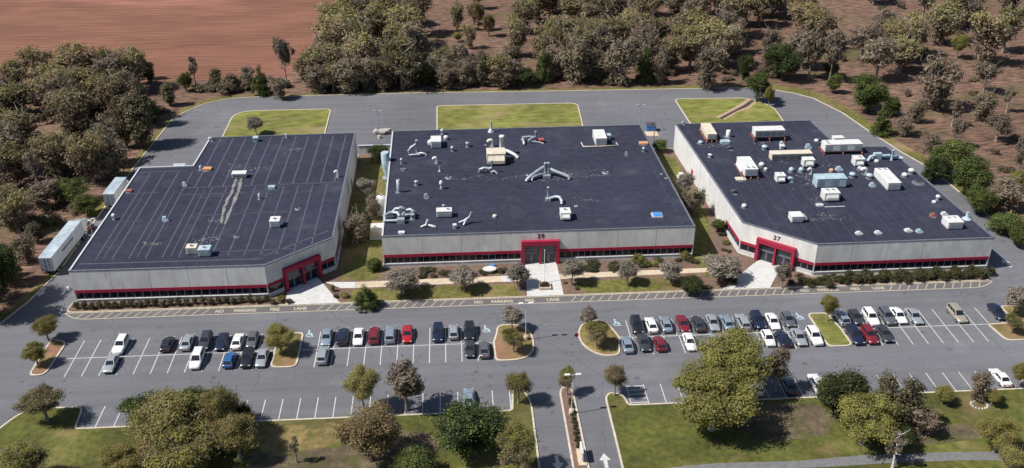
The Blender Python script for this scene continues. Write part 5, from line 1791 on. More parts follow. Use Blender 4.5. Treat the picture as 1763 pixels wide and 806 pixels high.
def trunk_mesh(seed, h, r0, top, crown_r, nlimb, m, limb_from=.45, lean=.3, fine=0):
    r = random.Random(seed)
    b = MB()
    pts, rad = [], []
    lx, ly = r.uniform(-lean, lean), r.uniform(-lean, lean)
    for i in range(6):
        t = i / 5
        pts.append((lx * t + r.uniform(-.08, .08) * (i > 0), ly * t + r.uniform(-.08, .08) * (i > 0), t * top))
        rad.append(r0 * (1.25 if i == 0 else 1) * (1 - .75 * t) + .02)
    b.tube(pts, rad, 7)
    for k in range(nlimb):
        t = limb_from + (1 - limb_from) * (k + r.random()) / nlimb * .95
        i = min(int(t * 5), 4)
        p = Vector(pts[i]).lerp(Vector(pts[i + 1]), t * 5 - i)
        a = k * 2.4 + r.uniform(-.5, .5)
        ln = crown_r * r.uniform(.55, .95)
        dz = r.uniform(.35, .95) * ln
        q1 = p + Vector((math.cos(a) * ln * .5, math.sin(a) * ln * .5, dz * .4))
        q2 = p + Vector((math.cos(a + .2) * ln, math.sin(a + .2) * ln, dz))
        rr = r0 * (.5 - .25 * t)
        b.tube([p, q1, q2], [rr, rr * .65, rr * .2], 5)
        for j in range(fine):
            s = r.uniform(.3, 1)
            p2 = p.lerp(q2, s)
            d = Vector((r.uniform(-1, 1), r.uniform(-1, 1), r.uniform(.2, 1.2))).normalized() * crown_r * r.uniform(.25, .5)
            b.tube([p2, p2 + d * .6, p2 + d + Vector((0, 0, .1))], [rr * .35, rr * .22, rr * .06], 4)
    return b.mesh('trunk', m)


# every prototype stands 10 m tall with a crown about 8 m wide, so instances scale from those two numbers
def thr(hi_frac, z0=4.0, z1=10.0, sharp=.16):
    def f(r, pos, cen, cl):
        cn = r.normal(scale=.10, size=cl.max() + 1)[cl]
        t = (pos[:, 2] - z0) / (z1 - z0) + cn + r.normal(scale=sharp, size=len(pos))
        return (t > hi_frac)
    return f


def mixed(p):
    def f(r, pos, cen, cl):
        return r.uniform(size=len(pos)) < p
    return f


def lobes_round(r, zc=6.6, R=3.9, H=3.3, n=5, skirt=False):
    out = [(0, 0, zc, R * .78, R * .78, H * .9)]
    for k in range(n):
        a = 2 * math.pi * k / n + r.uniform(-.4, .4)
        out.append((math.cos(a) * R * .48, math.sin(a) * R * r.uniform(.38, .60), zc + r.uniform(-.42, .5) * H, R * r.uniform(.32, .62), R * r.uniform(.32, .62), H * r.uniform(.35, .68)))
    if skirt:
        for k in range(3):
            a = 2.1 * k + r.uniform(-.5, .5)
            out.append((math.cos(a) * R * .25, math.sin(a) * R * .25, zc - H * .75, R * .42, R * .42, H * .6))
    return out


PROTO = {}


def proto(kind, crown, trunk):
    PROTO.setdefault(kind, []).append((crown, trunk))


for s in range(6):
    r = random.Random(100 + s)
    proto('budding', crown_mesh('crown', 200 + s, lobes_round(r, 6.0, 4.0, 4.3, 5, s != 2), 95, 1.15, 20, .36, [M_TWIG, M_BUD], thr(.66 if s % 2 else .56, sharp=.30), shell=.42, elong=1.3),
          trunk_mesh(300 + s, 10, .32, 8.2, 3.6, 11, M_BARK, .32, .7, fine=2))
for s in range(3):
    r = random.Random(150 + s)
    proto('greytree', crown_mesh('crown', 250 + s, lobes_round(r, 5.6, 3.8, 4.5, 4, True), 80, 1.15, 16, .36, [M_TWIG, M_GREYTW], mixed(.35), shell=.38, elong=2.0),
          trunk_mesh(350 + s, 10, .28, 8.8, 3.5, 12, M_BARK, .22, .6, fine=3))
for s in range(3):
    r = random.Random(170 + s)
    proto('bare', crown_mesh('crown', 270 + s, lobes_round(r, 6.4, 3.9, 3.6, 4), 55, 1.2, 15, .42, [M_GREYTW, M_TWIG], mixed(.4), shell=.35, elong=2.4, up=.1),
          trunk_mesh(370 + s, 10, .26, 8.4, 3.7, 11, M_BARK, .3, fine=4))
for s in range(3):
    lo = []
    for k in range(9):
        t = k / 8
        lo.append((0, 0, 1.2 + t * 8.2, 3.6 * (1 - t) ** .8 + .5, 3.6 * (1 - t) ** .8 + .5, .9))
    proto('conifer', crown_mesh('crown', 400 + s, lo, 120, .8, 46, .27, [M_GREEN, M_DKGRN], mixed(.4), shell=.7, up=.5), trunk_mesh(420 + s, 10, .22, 9, 1, 4, M_BARKD, .2, .05))
for s in range(3):
    r = random.Random(180 + s)
    proto('evergreen', crown_mesh('crown', 430 + s, lobes_round(r, 5.3, 3.9, 4.6, 6), 110, 1.05, 80, .24, [M_GREEN, M_DKGRN], mixed(.42), shell=.6), trunk_mesh(440 + s, 10, .28, 7, 3, 6, M_BARKD, .3))
for s in range(2):
    r = random.Random(185 + s)
    proto('darkgreen', crown_mesh('crown', 450 + s, lobes_round(r, 5.3, 3.9, 4.5, 6), 110, 1.05, 95, .22, [M_DKGRN, M_GREEN], mixed(.22), shell=.6), trunk_mesh(455 + s, 10, .3, 7, 3, 6, M_BARKD, .3))
for s in range(3):
    r = random.Random(190 + s)
    proto('olive', crown_mesh('crown', 460 + s, lobes_round(r, 6.0, 4.0, 3.9, 6), 130, .95, 110, .185, [M_OLIVE, M_TANLF], mixed(.30), shell=.6), trunk_mesh(470 + s, 10, .26, 7, 3.2, 7, M_BARK, .4))
for s in range(2):
    r = random.Random(195 + s)
    proto('tanleaf', crown_mesh('crown', 480 + s, lobes_round(r, 6.2, 4.0, 3.7, 5), 130, 1.0, 105, .19, [M_TANLF, M_OLIVE], mixed(.35), shell=.55), trunk_mesh(485 + s, 10, .28, 7.4, 3.3, 8, M_BARK, .35))
for s in range(1):
    r = random.Random(197 + s)
    proto('russet', crown_mesh('crown', 490 + s, lobes_round(r, 6.0, 4.0, 3.9, 5), 130, 1.0, 100, .19, [M_RUSTLF, M_TANLF], mixed(.45), shell=.55), trunk_mesh(495 + s, 10, .3, 7.4, 3.3, 8, M_BARKD, .35))
for s in range(3):
    r = random.Random(210 + s)
    proto('lotgrey', crown_mesh('crown', 500 + s, lobes_round(r, 6.3, 3.9, 3.6, 5), 110, 1.0, 62, .22, [M_TWIG, M_OLIVE], thr(.55, 3, 10, .3) if s else mixed(.3), shell=.5), trunk_mesh(505 + s, 10, .24, 7.4, 3.2, 9, M_BARK, .35, fine=1))
for s in range(3):
    r = random.Random(220 + s)
    proto('ornamental', crown_mesh('crown', 510 + s, lobes_round(r, 6.2, 3.9, 3.5, 5), 80, 1.1, 40, .34, [M_PALETW, M_GREYTW], mixed(.45), shell=.45, elong=1.6, up=.2), trunk_mesh(515 + s, 10, .22, 7.6, 3.3, 9, M_BARK, .25, fine=2))
for s in range(2):
    r = random.Random(230 + s)
    proto('column', crown_mesh('crown', 520 + s, [(0, 0, 5.2, 2.4, 2.4, 4.9), (.6, .3, 3.5, 2.2, 2.2, 3.2), (-.5, -.2, 7, 1.7, 1.7, 2.6)], 90, .9, 50, .30, [M_TWIG, M_DKGRN], mixed(.35), shell=.6), trunk_mesh(525 + s, 10, .25, 8, 1.6, 6, M_BARKD, .15))
# broken, branchy snags
for s in range(3):
    r = random.Random(240 + s)
    proto('snag', crown_mesh('crown', 530 + s, [(0, 0, 6.8, 2.6, 2.6, 3.0), (1.2, .5, 5.0, 1.6, 1.6, 1.8)], 26, .9, 26, .36, [M_GREYTW, M_TWIG], mixed(.4), shell=.5, elong=1.8), trunk_mesh(535 + s, 10, .38, 9.4, 3.4, 8, M_BARK, .3, .9, fine=1))


def plant(kind, x, y, h, w, label, group=None, cat='tree', z=0.0, variant=None, seed=None, name='tree'):
    TREE_SEED[0] += 1
    r = random.Random(TREE_SEED[0] * 17 + 5)
    lst = PROTO[kind]
    cr, tk = lst[(variant if variant is not None else r.randrange(len(lst))) % len(lst)]
    t = thing(name, label, cat, (x, y, z), r.uniform(0, 6.28), group)
    if kind == 'ornamental':
        w *= 1.2
        h *= 1.1
    t.scale = (w / 8, w / 8, h / 10)
    place('trunk', tk, t)
    place('crown', cr, t)
    return t


def plant_px(kind, px, py, h, w, label, group=None, zc=.62, z=0.0, **kw):
    """place a tree so that its crown middle is seen at the surveyed point"""
    q = at(px, py, z + h * zc)
    return plant(kind, q.x, q.y, h, w, label, group, z=z, **kw)


# --- front trees, one by one
ISL, LAWN = .13, .13
plant_px('lotgrey', 71, 687, 6.8, 8.2, 'round grey olive tree on the lawn corner at the bottom left', z=ISL, variant=0)
plant_px('olive', 77, 562, 4.6, 5.0, 'olive tree on the left end island, rear one of two', z=ISL)
plant_px('olive', 58, 604, 4.6, 4.4, 'olive tree on the left end island, front one of two', z=ISL)
plant_px('darkgreen', 348, 692, 9.0, 11.0, 'dark green tree rising behind the big tan trees', z=LAWN)
plant_px('darkgreen', 252, 702, 7.0, 8.5, 'dark green tree left of the big tan trees', z=LAWN)
plant_px('darkgreen', 412, 712, 6.0, 5.5, 'small dark green tree right of the big tan trees', z=LAWN)
plant_px('tanleaf', 300, 722, 9.5, 13.0, 'broad tan leaved tree in front of the dark green ones', z=LAWN, variant=0)
plant_px('tanleaf', 378, 700, 10.5, 6.0, 'tall narrow tan leaved tree peaking above the broad tan one', z=LAWN, variant=1)
plant_px('tanleaf', 405, 745, 8.0, 7.5, 'brown leaning tree at the right of the tan group', z=LAWN)
plant_px('lotgrey', 300, 782, 8.0, 13.0, 'wide grey olive tree at the bottom edge under the tan group', z=LAWN, variant=1)
plant_px('olive', 215, 786, 6.0, 7.5, 'olive tree at the bottom edge left of the tan group', z=LAWN)
plant_px('lotgrey', 36, 792, 7.0, 8.4, 'grey green tree cut by the bottom left corner', z=LAWN, variant=2)
plant_px('tanleaf', 622, 660, 8.5, 6.2, 'tan topped tree beside the bare grey tree on the lawn edge', z=LAWN)
plant_px('russet', 636, 738, 9.5, 10.5, 'large reddish brown tree at the bottom left of centre', z=LAWN)
plant_px('bare', 697, 656, 9.0, 7.6, 'bare grey tree on the lawn edge left of the dark round tree', z=LAWN, variant=1)
plant_px('darkgreen', 806, 724, 8.8, 12.0, 'large very dark green tree left of the entrance road', z=LAWN, variant=0)
plant_px('evergreen', 712, 792, 5.0, 7.6, 'bright green bushy tree at the bottom edge', z=LAWN)
plant_px('lotgrey', 893, 770, 8.0, 6.8, 'olive grey tree beside the entrance road at the bottom edge', z=LAWN, variant=1)
plant_px('lotgrey', 893, 660, 6.2, 5.4, 'round grey olive tree on the lawn tip left of the entrance road', z=LAWN, variant=2)
plant_px('lotgrey', 977, 651, 5.2, 3.3, 'slim grey olive tree at the head of the entrance median', z=LAWN, variant=1)
plant_px('lotgrey', 1060, 646, 6.4, 4.8, 'round grey olive tree on the lawn tip right of the entrance road', z=LAWN, variant=0)
plant_px('ornamental', 882, 544, 4.6, 3.6, 'small pale grey tree on the island left of the entrance, rear one', z=ISL)
plant_px('lotgrey', 884, 581, 4.8, 4.6, 'olive grey tree on the island left of the entrance, front one', z=ISL, variant=1)
plant_px('ornamental', 1013, 542, 4.4, 3.2, 'small grey tree on the island right of the entrance, rear one', z=ISL)
plant_px('lotgrey', 1028, 571, 4.8, 5.4, 'wide olive grey tree on the island right of the entrance, front one', z=ISL, variant=2)
plant_px('olive', 481, 578, 5.4, 6.2, 'olive green tree on the island between the left car rows', z=ISL)
plant_px('olive', 1262, 622, 11, 13.0, 'huge olive tree hiding parked cars, rear part of the pair', z=LAWN, variant=0)
plant_px('olive', 1232, 680, 10.5, 15.0, 'huge olive tree on the lawn, front part of the pair', z=LAWN, variant=1)
plant_px('bare', 1343, 625, 9.0, 4.8, 'bare grey tree right of the huge olive pair', z=LAWN, variant=0)
plant_px('darkgreen', 1452, 665, 10.0, 10.5, 'dark green tree between the bare tree and the round olive tree', z=LAWN, variant=1)
plant_px('olive', 1495, 712, 9.0, 11.5, 'round olive tree in the lower right lawn', z=LAWN, variant=2)
plant_px('column', 1566, 680, 9.5, 8.0, 'dark brown gnarled tree right of the round olive tree', z=LAWN)
plant_px('greytree', 1590, 718, 5.0, 6.0, 'low dark grey tree at the foot of the gnarled tree', z=LAWN)
plant_px('column', 1528, 668, 9.0, 6.0, 'dark brown tree between the dark green tree and the gnarled one', z=LAWN)
plant_px('darkgreen', 1545, 742, 4.5, 6.0, 'low dark bushy tree right of the round olive tree', z=LAWN)
plant_px('lotgrey', 1748, 790, 5.0, 6.0, 'grey olive tree cut by the bottom right corner', z=LAWN)
plant_px('olive', 1626, 678, 3.2, 3.4, 'small olive bush tree by the bottom right bays', z=LAWN)
plant_px('greytree', 1690, 655, 6.5, 3.9, 'dark grey tree ringed by pale stones near the white car', z=LAWN)
plant_px('olive', 1711, 680, 3.4, 2.8, 'small olive tree beside the dark grey ringed tree', z=LAWN)
plant_px('olive', 1722, 742, 6.5, 6.6, 'yellow green tree at the lower right', z=LAWN)
plant_px('olive', 1757, 640, 5.0, 3.0, 'olive tree cut by the right edge above the lawn', z=LAWN)
plant_px('ornamental', 1752, 514, 5.5, 4.6, 'pale grey tree cut by the right edge behind the island', z=ISL)
plant_px('lotgrey', 1746, 552, 4.2, 3.6, 'olive grey tree on the right end island', z=ISL)
plant_px('olive', 1429, 524, 5.6, 3.6, 'leaning olive tree on the island splitting the right rows', z=ISL, variant=0)
plant_px('snag', 507, 768, 5.0, 2.5, 'short dark broken trunk at the bottom left of centre', z=LAWN, variant=0)
sn = plant_px('snag', 1546, 768, 6.8, 4.2, 'pale bare snag at the lower right with white limbs', z=LAWN, variant=1)
for ch in sn.children:
    if ch.name.startswith('trunk'):
        me = ch.data.copy()
        me.materials[0] = mat('bleached_wood', (.42, .41, .40), (.60, .59, .57), scale=2, rough=.9)
        ch.data = me
plant_px('ornamental', 439, 214, 4.6, 4.4, 'small pale tree on the grass island behind the left building', z=.13)
# front yard trees
for i, (kind, px, py, h, w, lab) in enumerate([
    ('ornamental', 690, 484, 4.8, 6.6, 'wide grey ornamental tree nearest the left end of the tan walk'),
    ('ornamental', 799, 478, 4.6, 5.2, 'pale ornamental tree just left of the oval table'),
    ('ornamental', 891, 470, 4.8, 4.6, 'grey ornamental tree left of the middle entrance walk'),
    ('ornamental', 985, 464, 5.4, 4.2, 'pale ornamental tree right of the middle entrance walk'),
    ('ornamental', 1081, 467, 4.6, 3.9, 'grey ornamental tree in the middle of the right grass strip'),
    ('ornamental', 1155, 465, 4.6, 4.4, 'grey ornamental tree left of the dark evergreen by the walk'),
    ('ornamental', 1245, 460, 4.8, 7.0, 'wide grey tree left of the right entrance walk'),
    ('darkgreen', 1191, 486, 4.2, 5.6, 'dark spreading evergreen by the tan walk near the right building'),
    ('conifer', 629, 503, 5.0, 5.6, 'dark bushy evergreen by the left entrance walk'),
    ('ornamental', 1350, 470, 5.2, 3.0, 'slim grey tree right of the right entrance walk')]):
    plant_px(kind, px, py, h, w, lab, z=.12, variant=i)
# trees in the gaps
plant_px('ornamental', 627, 322, 5.5, 4.2, 'pale round tree by the white wall in the left gap', z=.12)
plant_px('greytree', 641, 348, 6.5, 4.0, 'dark grey upright tree beside the white tank', z=.12)
plant_px('greytree', 611, 385, 7.5, 7.5, 'large bare tree in the shade right of the left building', z=.12)
plant_px('darkgreen', 650, 258, 5.2, 6.4, 'dark green bush in the rear of the left gap', z=.12)
plant_px('evergreen', 644, 452, 2.6, 3.8, 'dark green bush at the front left corner of the middle building', z=.12)
plant_px('ornamental', 1180, 317, 6.0, 4.0, 'pale grey tree against the white wall in the right gap', z=.12)
plant_px('greytree', 1196, 340, 6.5, 6.0, 'dark grey tree against the white wall in the right gap', z=.12)
plant_px('greytree', 1180, 350, 5.0, 5.4, 'brown grey tree beside the right edge of the middle roof', z=.12)
plant_px('evergreen', 1136, 248, 3.4, 4.6, 'green bush behind the dumpster in the right gap', z=.12)
plant_px('evergreen', 1238, 386, 3.0, 3.8, 'dark green bush by the left windows of the right building', z=.12)

# --- woodland, notable trees one by one, then the rest
placed = []
WG = 'trees of the surrounding woods'


def wood(kind, px, py, h, w, label, zc=.62, **kw):
    t = plant_px(kind, px, py, h, w, label, WG, zc=zc, z=-.06, **kw)
    placed.append((t.location.x, t.location.y, w))
    return t


NOT = [
    ('conifer', 449, 140, 9.5, 6.5, 'green conifer at the field corner behind the left grass island', .42),
    ('bare', 487, 90, 15, 6.5, 'wispy grey tree standing in front of the pink field patch', .62),
    ('greytree', 478, 150, 7, 7, 'grey brown tree right of the green conifer at the field corner', .5),
    ('budding', 128, 92, 14, 15, 'tallest olive topped tree against the field at the left', .7),
    ('budding', 60, 100, 12, 12, 'olive grey tree left of the tallest one against the field', .7),
    ('budding', 172, 100, 11, 8, 'small olive topped tree right of the tallest one against the field', .7),
    ('budding', 20, 125, 12, 12, 'olive grey tree at the left edge below the field', .7),
    ('budding', 80, 140, 13, 14, 'broad brown grey tree in the upper left woods', .7),
    ('budding', 118, 172, 15, 14, 'broad olive topped tree with a thick pale trunk', .72),
    ('budding', 192, 138, 15, 12, 'olive topped tree facing the field left of the rear road', .72),
    ('budding', 22, 205, 13, 14, 'yellow olive tree at the left edge of the woods', .7),
    ('evergreen', 234, 120, 8, 5, 'small dark green tree beside the field, left one', .55),
    ('evergreen', 256, 124, 7.5, 4, 'small dark green tree beside the field, right one', .55),
    ('evergreen', 240, 102, 9, 4.5, 'dark green crown seen against the field', .7),
    ('greytree', 222, 150, 15, 10, 'grey tree by the bend of the left road', .6),
    ('snag', 331, 116, 9, 5, 'grey snag against the field behind the left building', .6),
    ('evergreen', 318, 140, 6, 5, 'dark bush below the grey snag by the field', .5),
    ('conifer', 253, 180, 9, 6, 'light green conifer by the left road bend', .5),
    ('column', 290, 160, 7.5, 6.5, 'dark brown bush by the curve of the rear road', .5),
    ('column', 370, 132, 6, 7, 'dark brown hedge tree along the field edge, left one', .5),
    ('column', 398, 140, 5.5, 7, 'dark brown hedge tree along the field edge, right one', .5),
    ('greytree', 425, 128, 6, 6, 'rusty grey bush left of the green conifer', .5),
    ('column', 235, 205, 15, 13, 'very dark tree overhanging the left road', .5),
    ('greytree', 195, 268, 11, 10, 'dark grey tree beside the left road', .5),
    ('evergreen', 125, 330, 6, 8, 'green bush in the woods beside the box truck', .5),
    ('evergreen', 150, 352, 5.5, 7, 'green bush behind the box truck', .5),
    ('snag', 55, 285, 11, 6, 'thin bare trunk with forked top in the left woods', .6),
    ('budding', 20, 355, 10, 9, 'olive tree at the left edge level with the box truck', .6),
    ('greytree', 75, 335, 7, 9, 'brown grey thicket tree left of the green bushes', .5),
    ('greytree', 40, 425, 7, 6, 'dark grey tree left of the semi trailer', .5),
    ('column', 8, 455, 9, 7, 'very dark tree at the left edge by the road', .5),
    ('column', 60, 400, 5, 5, 'dark brown bush behind the semi trailer', .5),
    # top middle
    ('budding', 600, 40, 15, 16, 'olive topped tree at the right corner of the field', .7),
    ('budding', 560, 90, 14, 14, 'grey brown tree on the right side of the field', .7),
    ('budding', 650, 25, 14, 14, 'olive topped tree at the top edge right of the field', .7),
    ('budding', 622, 75, 15, 15, 'broad grey olive tree behind the gap of the left buildings', .7),
    ('greytree', 600, 120, 11, 12, 'dark grey tree behind the rear road left of centre', .6),
    ('greytree', 545, 130, 9, 10, 'dark grey tree right of the field corner conifer', .55),
    ('budding', 690, 85, 17, 14, 'tall olive topped tree over the rear road', .68),
    ('evergreen', 627, 128, 5, 7, 'low green bush at the rear road left of centre', .5),
    ('evergreen', 730, 130, 6, 7, 'green bush below the tall olive topped tree', .5),
    ('greytree', 770, 122, 8, 9, 'dark grey thicket tree behind the middle grass island, left', .5),
    ('column', 830, 115, 12, 6, 'dark narrow tree behind the middle grass island', .5),
    ('greytree', 800, 122, 9, 8, 'dark grey thicket tree left of the dark narrow tree', .5),
    ('greytree', 865, 112, 10, 8, 'grey green tree right of the dark narrow tree', .5),
    ('budding', 890, 48, 13, 10, 'olive tree with dark trunk in the middle clearing', .7),
    ('darkgreen', 905, 130, 6.5, 7, 'dark green bush left of the bright conifer', .5),
    ('conifer', 936, 112, 11.5, 6, 'bright green conifer behind the middle grass island', .45),
    ('budding', 960, 45, 15, 14, 'olive topped tree right of the middle clearing', .7),
    ('budding', 1002, 62, 16, 14, 'olive topped tree with an upright pale trunk in the clearing', .72),
    ('budding', 1052, 45, 15, 14, 'yellow olive topped tree at the top right of centre', .7),
    ('greytree', 1070, 95, 15, 12, 'big dark grey brown tree behind the right gap', .6),
    ('conifer', 1111, 112, 12, 5.5, 'narrow green tree behind the dumpster', .45),
    ('budding', 1110, 40, 14, 14, 'yellow olive topped tree above the narrow green tree', .7),
    ('greytree', 1140, 110, 11, 6, 'pale grey tree right of the narrow green tree', .55),
    ('olive', 788, 64, 3.5, 4.2, 'small yellow green bush in the middle clearing', .5),
    ('russet', 816, 22, 7, 5.5, 'russet tree in the far clearing', .6),
    # top right
    ('budding', 1190, 35, 14, 15, 'yellow olive topped tree at the top right, first from the clearing', .7),
    ('budding', 1240, 60, 15, 16, 'broad olive topped tree behind the right grass island', .7),
    ('greytree', 1222, 110, 14, 11, 'grey brown tree behind the right grass island', .55),
    ('greytree', 1330, 75, 14, 9, 'tall grey tree above the dark green trees', .6),
    ('darkgreen', 1283, 112, 9, 6, 'dark green tree behind the bright roadside tree', .5),
    ('darkgreen', 1352, 100, 12, 12, 'large dark green tree behind the rear road bend', .55),
    ('evergreen', 1306, 148, 9.5, 7.6, 'bright green tree on the right grass island by the road', .5),
    ('olive', 1325, 163, 6.5, 3.4, 'small olive tree beside the bright roadside tree', .55),
    ('bare', 1400, 85, 15, 10, 'bare grey tree right of the dark green trees', .6),
    ('bare', 1438, 75, 17, 8, 'thin tall tree with white trunk in the right woods', .68),
    ('evergreen', 1432, 115, 6, 6, 'green bush at the foot of the bare grey trees', .5),
    ('evergreen', 1437, 143, 6, 5, 'olive green bush at the road bend', .5),
    ('budding', 1400, 18, 15, 18, 'broad olive tree at the top edge right of centre', .7),
    ('budding', 1538, 45, 12, 9, 'compact olive tree above the olive mound tree', .65),
    ('budding', 1556, 82, 12, 14, 'olive mound tree in the right woods', .65),
    ('budding', 1630, 25, 14, 15, 'olive topped tree at the top right edge', .7),
    ('budding', 1705, 45, 17, 16, 'largest olive tree with visible trunk at the top right', .7),
    ('olive', 1652, 75, 8, 6, 'small yellow olive tree left of the largest one', .6),
    ('greytree', 1620, 130, 16, 14, 'large grey brown tree in the right woods', .6),
    ('evergreen', 1498, 160, 11, 12, 'broad bright green tree beside the right road', .5),
    ('conifer', 1521, 205, 9.5, 6.2, 'dark cedar beside the right road', .45),
    ('evergreen', 1537, 182, 6, 5, 'bright green bush right of the dark cedar', .5),
    ('greytree', 1695, 180, 9, 8, 'dark tree with pale branches in the right woods', .5),
    ('snag', 1740, 165, 8, 5, 'small bare tree at the right edge', .6),
    ('bare', 1700, 128, 10, 8, 'grey leafless tree left of the dark one', .55),
    ('evergreen', 1640, 268, 9, 11, 'bright green evergreen beside the right building, rear one', .5),
    ('evergreen', 1675, 305, 10, 11, 'green evergreen beside the right building, middle one', .5),
    ('evergreen', 1690, 345, 7, 8, 'green evergreen beside the right building, front one', .5),
    ('darkgreen', 1610, 290, 7, 7, 'dark green evergreen touching the right roof edge', .5),
    ('greytree', 1735, 330, 8, 10, 'brown grey tree at the right edge behind the evergreens', .55),
    ('olive', 1752, 310, 6, 5, 'yellow green tree at the right edge', .55),
    ('evergreen', 1735, 385, 5, 9, 'green bush row tree by the right road', .5),
    ('evergreen', 1758, 408, 4.5, 6, 'green bush at the right edge by the road', .5),
    ('greytree', 1560, 215, 6, 6, 'pale grey bush right of the dark cedar', .5),
    ('greytree', 1580, 190, 7, 5, 'brown bush in the woods beyond the dark cedar', .5),
    ('greytree', 1600, 245, 6, 5.5, 'brown bush left of the bright evergreens', .5),
]
for kind, px, py, h, w, lab, zc in NOT:
    wood(kind, px, py, h, w, lab, zc)


FAR, FAR_Y = [], 322


for kind_, x_, y_, h_, w_, lab_ in [
    ('column', -81.5, 228, 14, 9, 'tall dark tree by the left road bend, front one'), ('column', -80.5, 241, 14, 9, 'tall dark tree by the left road bend, rear one'),
    ('greytree', -83, 217, 12, 9, 'tall grey tree overhanging the left road'),
    ('darkgreen', -84.5, 156.5, 15, 10, 'dark tree cut by the left edge beside the trailer lane, rear one'), ('column', -85.0, 150.2, 16, 12, 'dark tree cut by the left edge beside the trailer lane, front one'),
    ('column', -85.5, 163, 9, 7, 'dark tree left of the rear of the semi trailer')]:
    t_ = plant(kind_, x_, y_, h_, w_, lab_, WG, z=-.06)
    placed.append((x_, y_, w_))


def infield(x, y):
    # the ploughed field and the cleared ground stay open
    if y > 272 and x < -43 + (y - 280) * .04:
        return True
    return False


def scatter(n, poly, kinds, hr, wr, mind, label, cat='tree', name='tree'):
    r = random.Random(len(placed) * 3 + n)
    xs, ys = [p[0] for p in poly], [p[1] for p in poly]
    tries = c = 0
    while c < n and tries < n * 60:
        tries += 1
        x, y = r.uniform(min(xs), max(xs)), r.uniform(min(ys), max(ys))
        ins = False
        for i in range(len(poly)):
            (x1, y1), (x2, y2) = poly[i - 1], poly[i]
            if (y1 > y) != (y2 > y) and x < (x2 - x1) * (y - y1) / (y2 - y1) + x1:
                ins = not ins
        if not ins or infield(x, y):
            continue
        w = r.uniform(*wr)
        if any((x - a) ** 2 + (y - b) ** 2 < (mind * (w + ww) / 2) ** 2 for a, b, ww in placed):
            continue
        kind = r.choice(kinds)
        h = r.uniform(*hr)
        fx, fy = (x - min(xs)) / (max(xs) - min(xs)), (y - min(ys)) / (max(ys) - min(ys))
        size = 'tall' if h > hr[0] * .35 + hr[1] * .65 else 'low' if h < hr[0] * .7 + hr[1] * .3 else 'medium'
        wide = 'broad' if w > (wr[0] + wr[1]) / 2 else 'narrow'
        part = ('front', 'middle', 'rear')[min(2, int(fy * 3))] + ' ' + ('left', 'centre', 'right')[min(2, int(fx * 3))]
        if y > FAR_Y:
            FAR.append((kind, x, y, h, w, r.uniform(0, 6.28), r.randrange(9)))
            placed.append((x, y, w))
            c += 1
            continue
        plant(kind, x, y, h, w, '%s %s %s, %s part' % (size, wide, label[kind], part), WG, z=-.06, name=name, cat=cat)
        placed.append((x, y, w))
        c += 1


# left woods
scatter(36, [(-175, 205), (-82, 205), (-80, 262), (-90, 270), (-175, 272)], ['budding', 'budding', 'budding', 'greytree'], (10, 15), (10, 15), .5,
        {'budding': 'olive budding tree in the left woods', 'greytree': 'leafless grey tree in the left woods'})
scatter(22, [(-150, 152), (-84, 158), (-82, 205), (-150, 205)], ['budding', 'greytree', 'column'], (6, 11), (7, 11), .75,
        {'budding': 'olive budding tree left of the truck lane', 'greytree': 'leafless grey tree left of the truck lane', 'column': 'dark scrubby tree left of the truck lane'})
# behind the rear road
scatter(24, [(-44, 264), (20, 264), (20, 275), (-44, 280)], ['greytree', 'column', 'greytree', 'budding'], (6, 11), (7, 11), .45,
        {'budding': 'olive budding tree lining the rear road', 'greytree': 'grey thicket tree lining the rear road', 'column': 'dark scrub tree lining the rear road'})
scatter(26, [(-44, 282), (-6, 282), (-12, 330), (-4, 392), (-38, 392)], ['budding', 'budding', 'greytree'], (12, 17), (12, 17), .48,
        {'budding': 'olive topped tree in woods right of the field', 'greytree': 'grey leafless tree in woods right of the field'})
scatter(18, [(22, 265), (84, 263), (92, 302), (30, 302)], ['budding', 'greytree', 'budding'], (10, 15), (9, 15), .58,
        {'budding': 'olive topped tree behind the rear road', 'greytree': 'grey leafless tree behind the rear road'})
scatter(44, [(24, 312), (110, 300), (125, 395), (20, 395)], ['budding', 'budding', 'budding', 'greytree'], (12, 17), (12, 17), .5,
        {'budding': 'yellow olive tree in the far woods', 'greytree': 'grey leafless tree in the far woods'})
scatter(38, [(98, 262), (150, 238), (240, 290), (240, 395), (115, 395)], ['budding', 'budding', 'greytree', 'bare', 'bare'], (11, 17), (9, 14), .72,
        {'budding': 'olive topped tree in the open right woods', 'greytree': 'grey brown tree in the open right woods', 'bare': 'bare branched tree in the open right woods'})
scatter(20, [(120, 165), (175, 175), (175, 262), (114, 235)], ['greytree', 'snag', 'bare'], (5, 9), (4, 8), 1.0,
        {'greytree': 'small grey tree beyond the right road', 'snag': 'short bare snag beyond the right road', 'bare': 'small bare tree beyond the right road'})
scatter(7, [(-2, 300), (24, 300), (24, 385), (-2, 385)], ['greytree', 'russet', 'budding'], (5, 11), (5, 9), .9,
        {'budding': 'olive budding tree in the middle clearing', 'greytree': 'grey tree in the middle clearing', 'russet': 'russet leaved tree in the middle clearing'})

# the farthest woods read as one mass: thinned copies of the same crowns and trunks joined into one object
def mesh_arrays(me):
    co = np.empty(len(me.vertices) * 3, np.float32)
    me.vertices.foreach_get('co', co)
    fv = [tuple(p.vertices) for p in me.polygons]
    mi = np.empty(len(me.polygons), np.int32)
    me.polygons.foreach_get('material_index', mi)
    return co.reshape(-1, 3), fv, mi


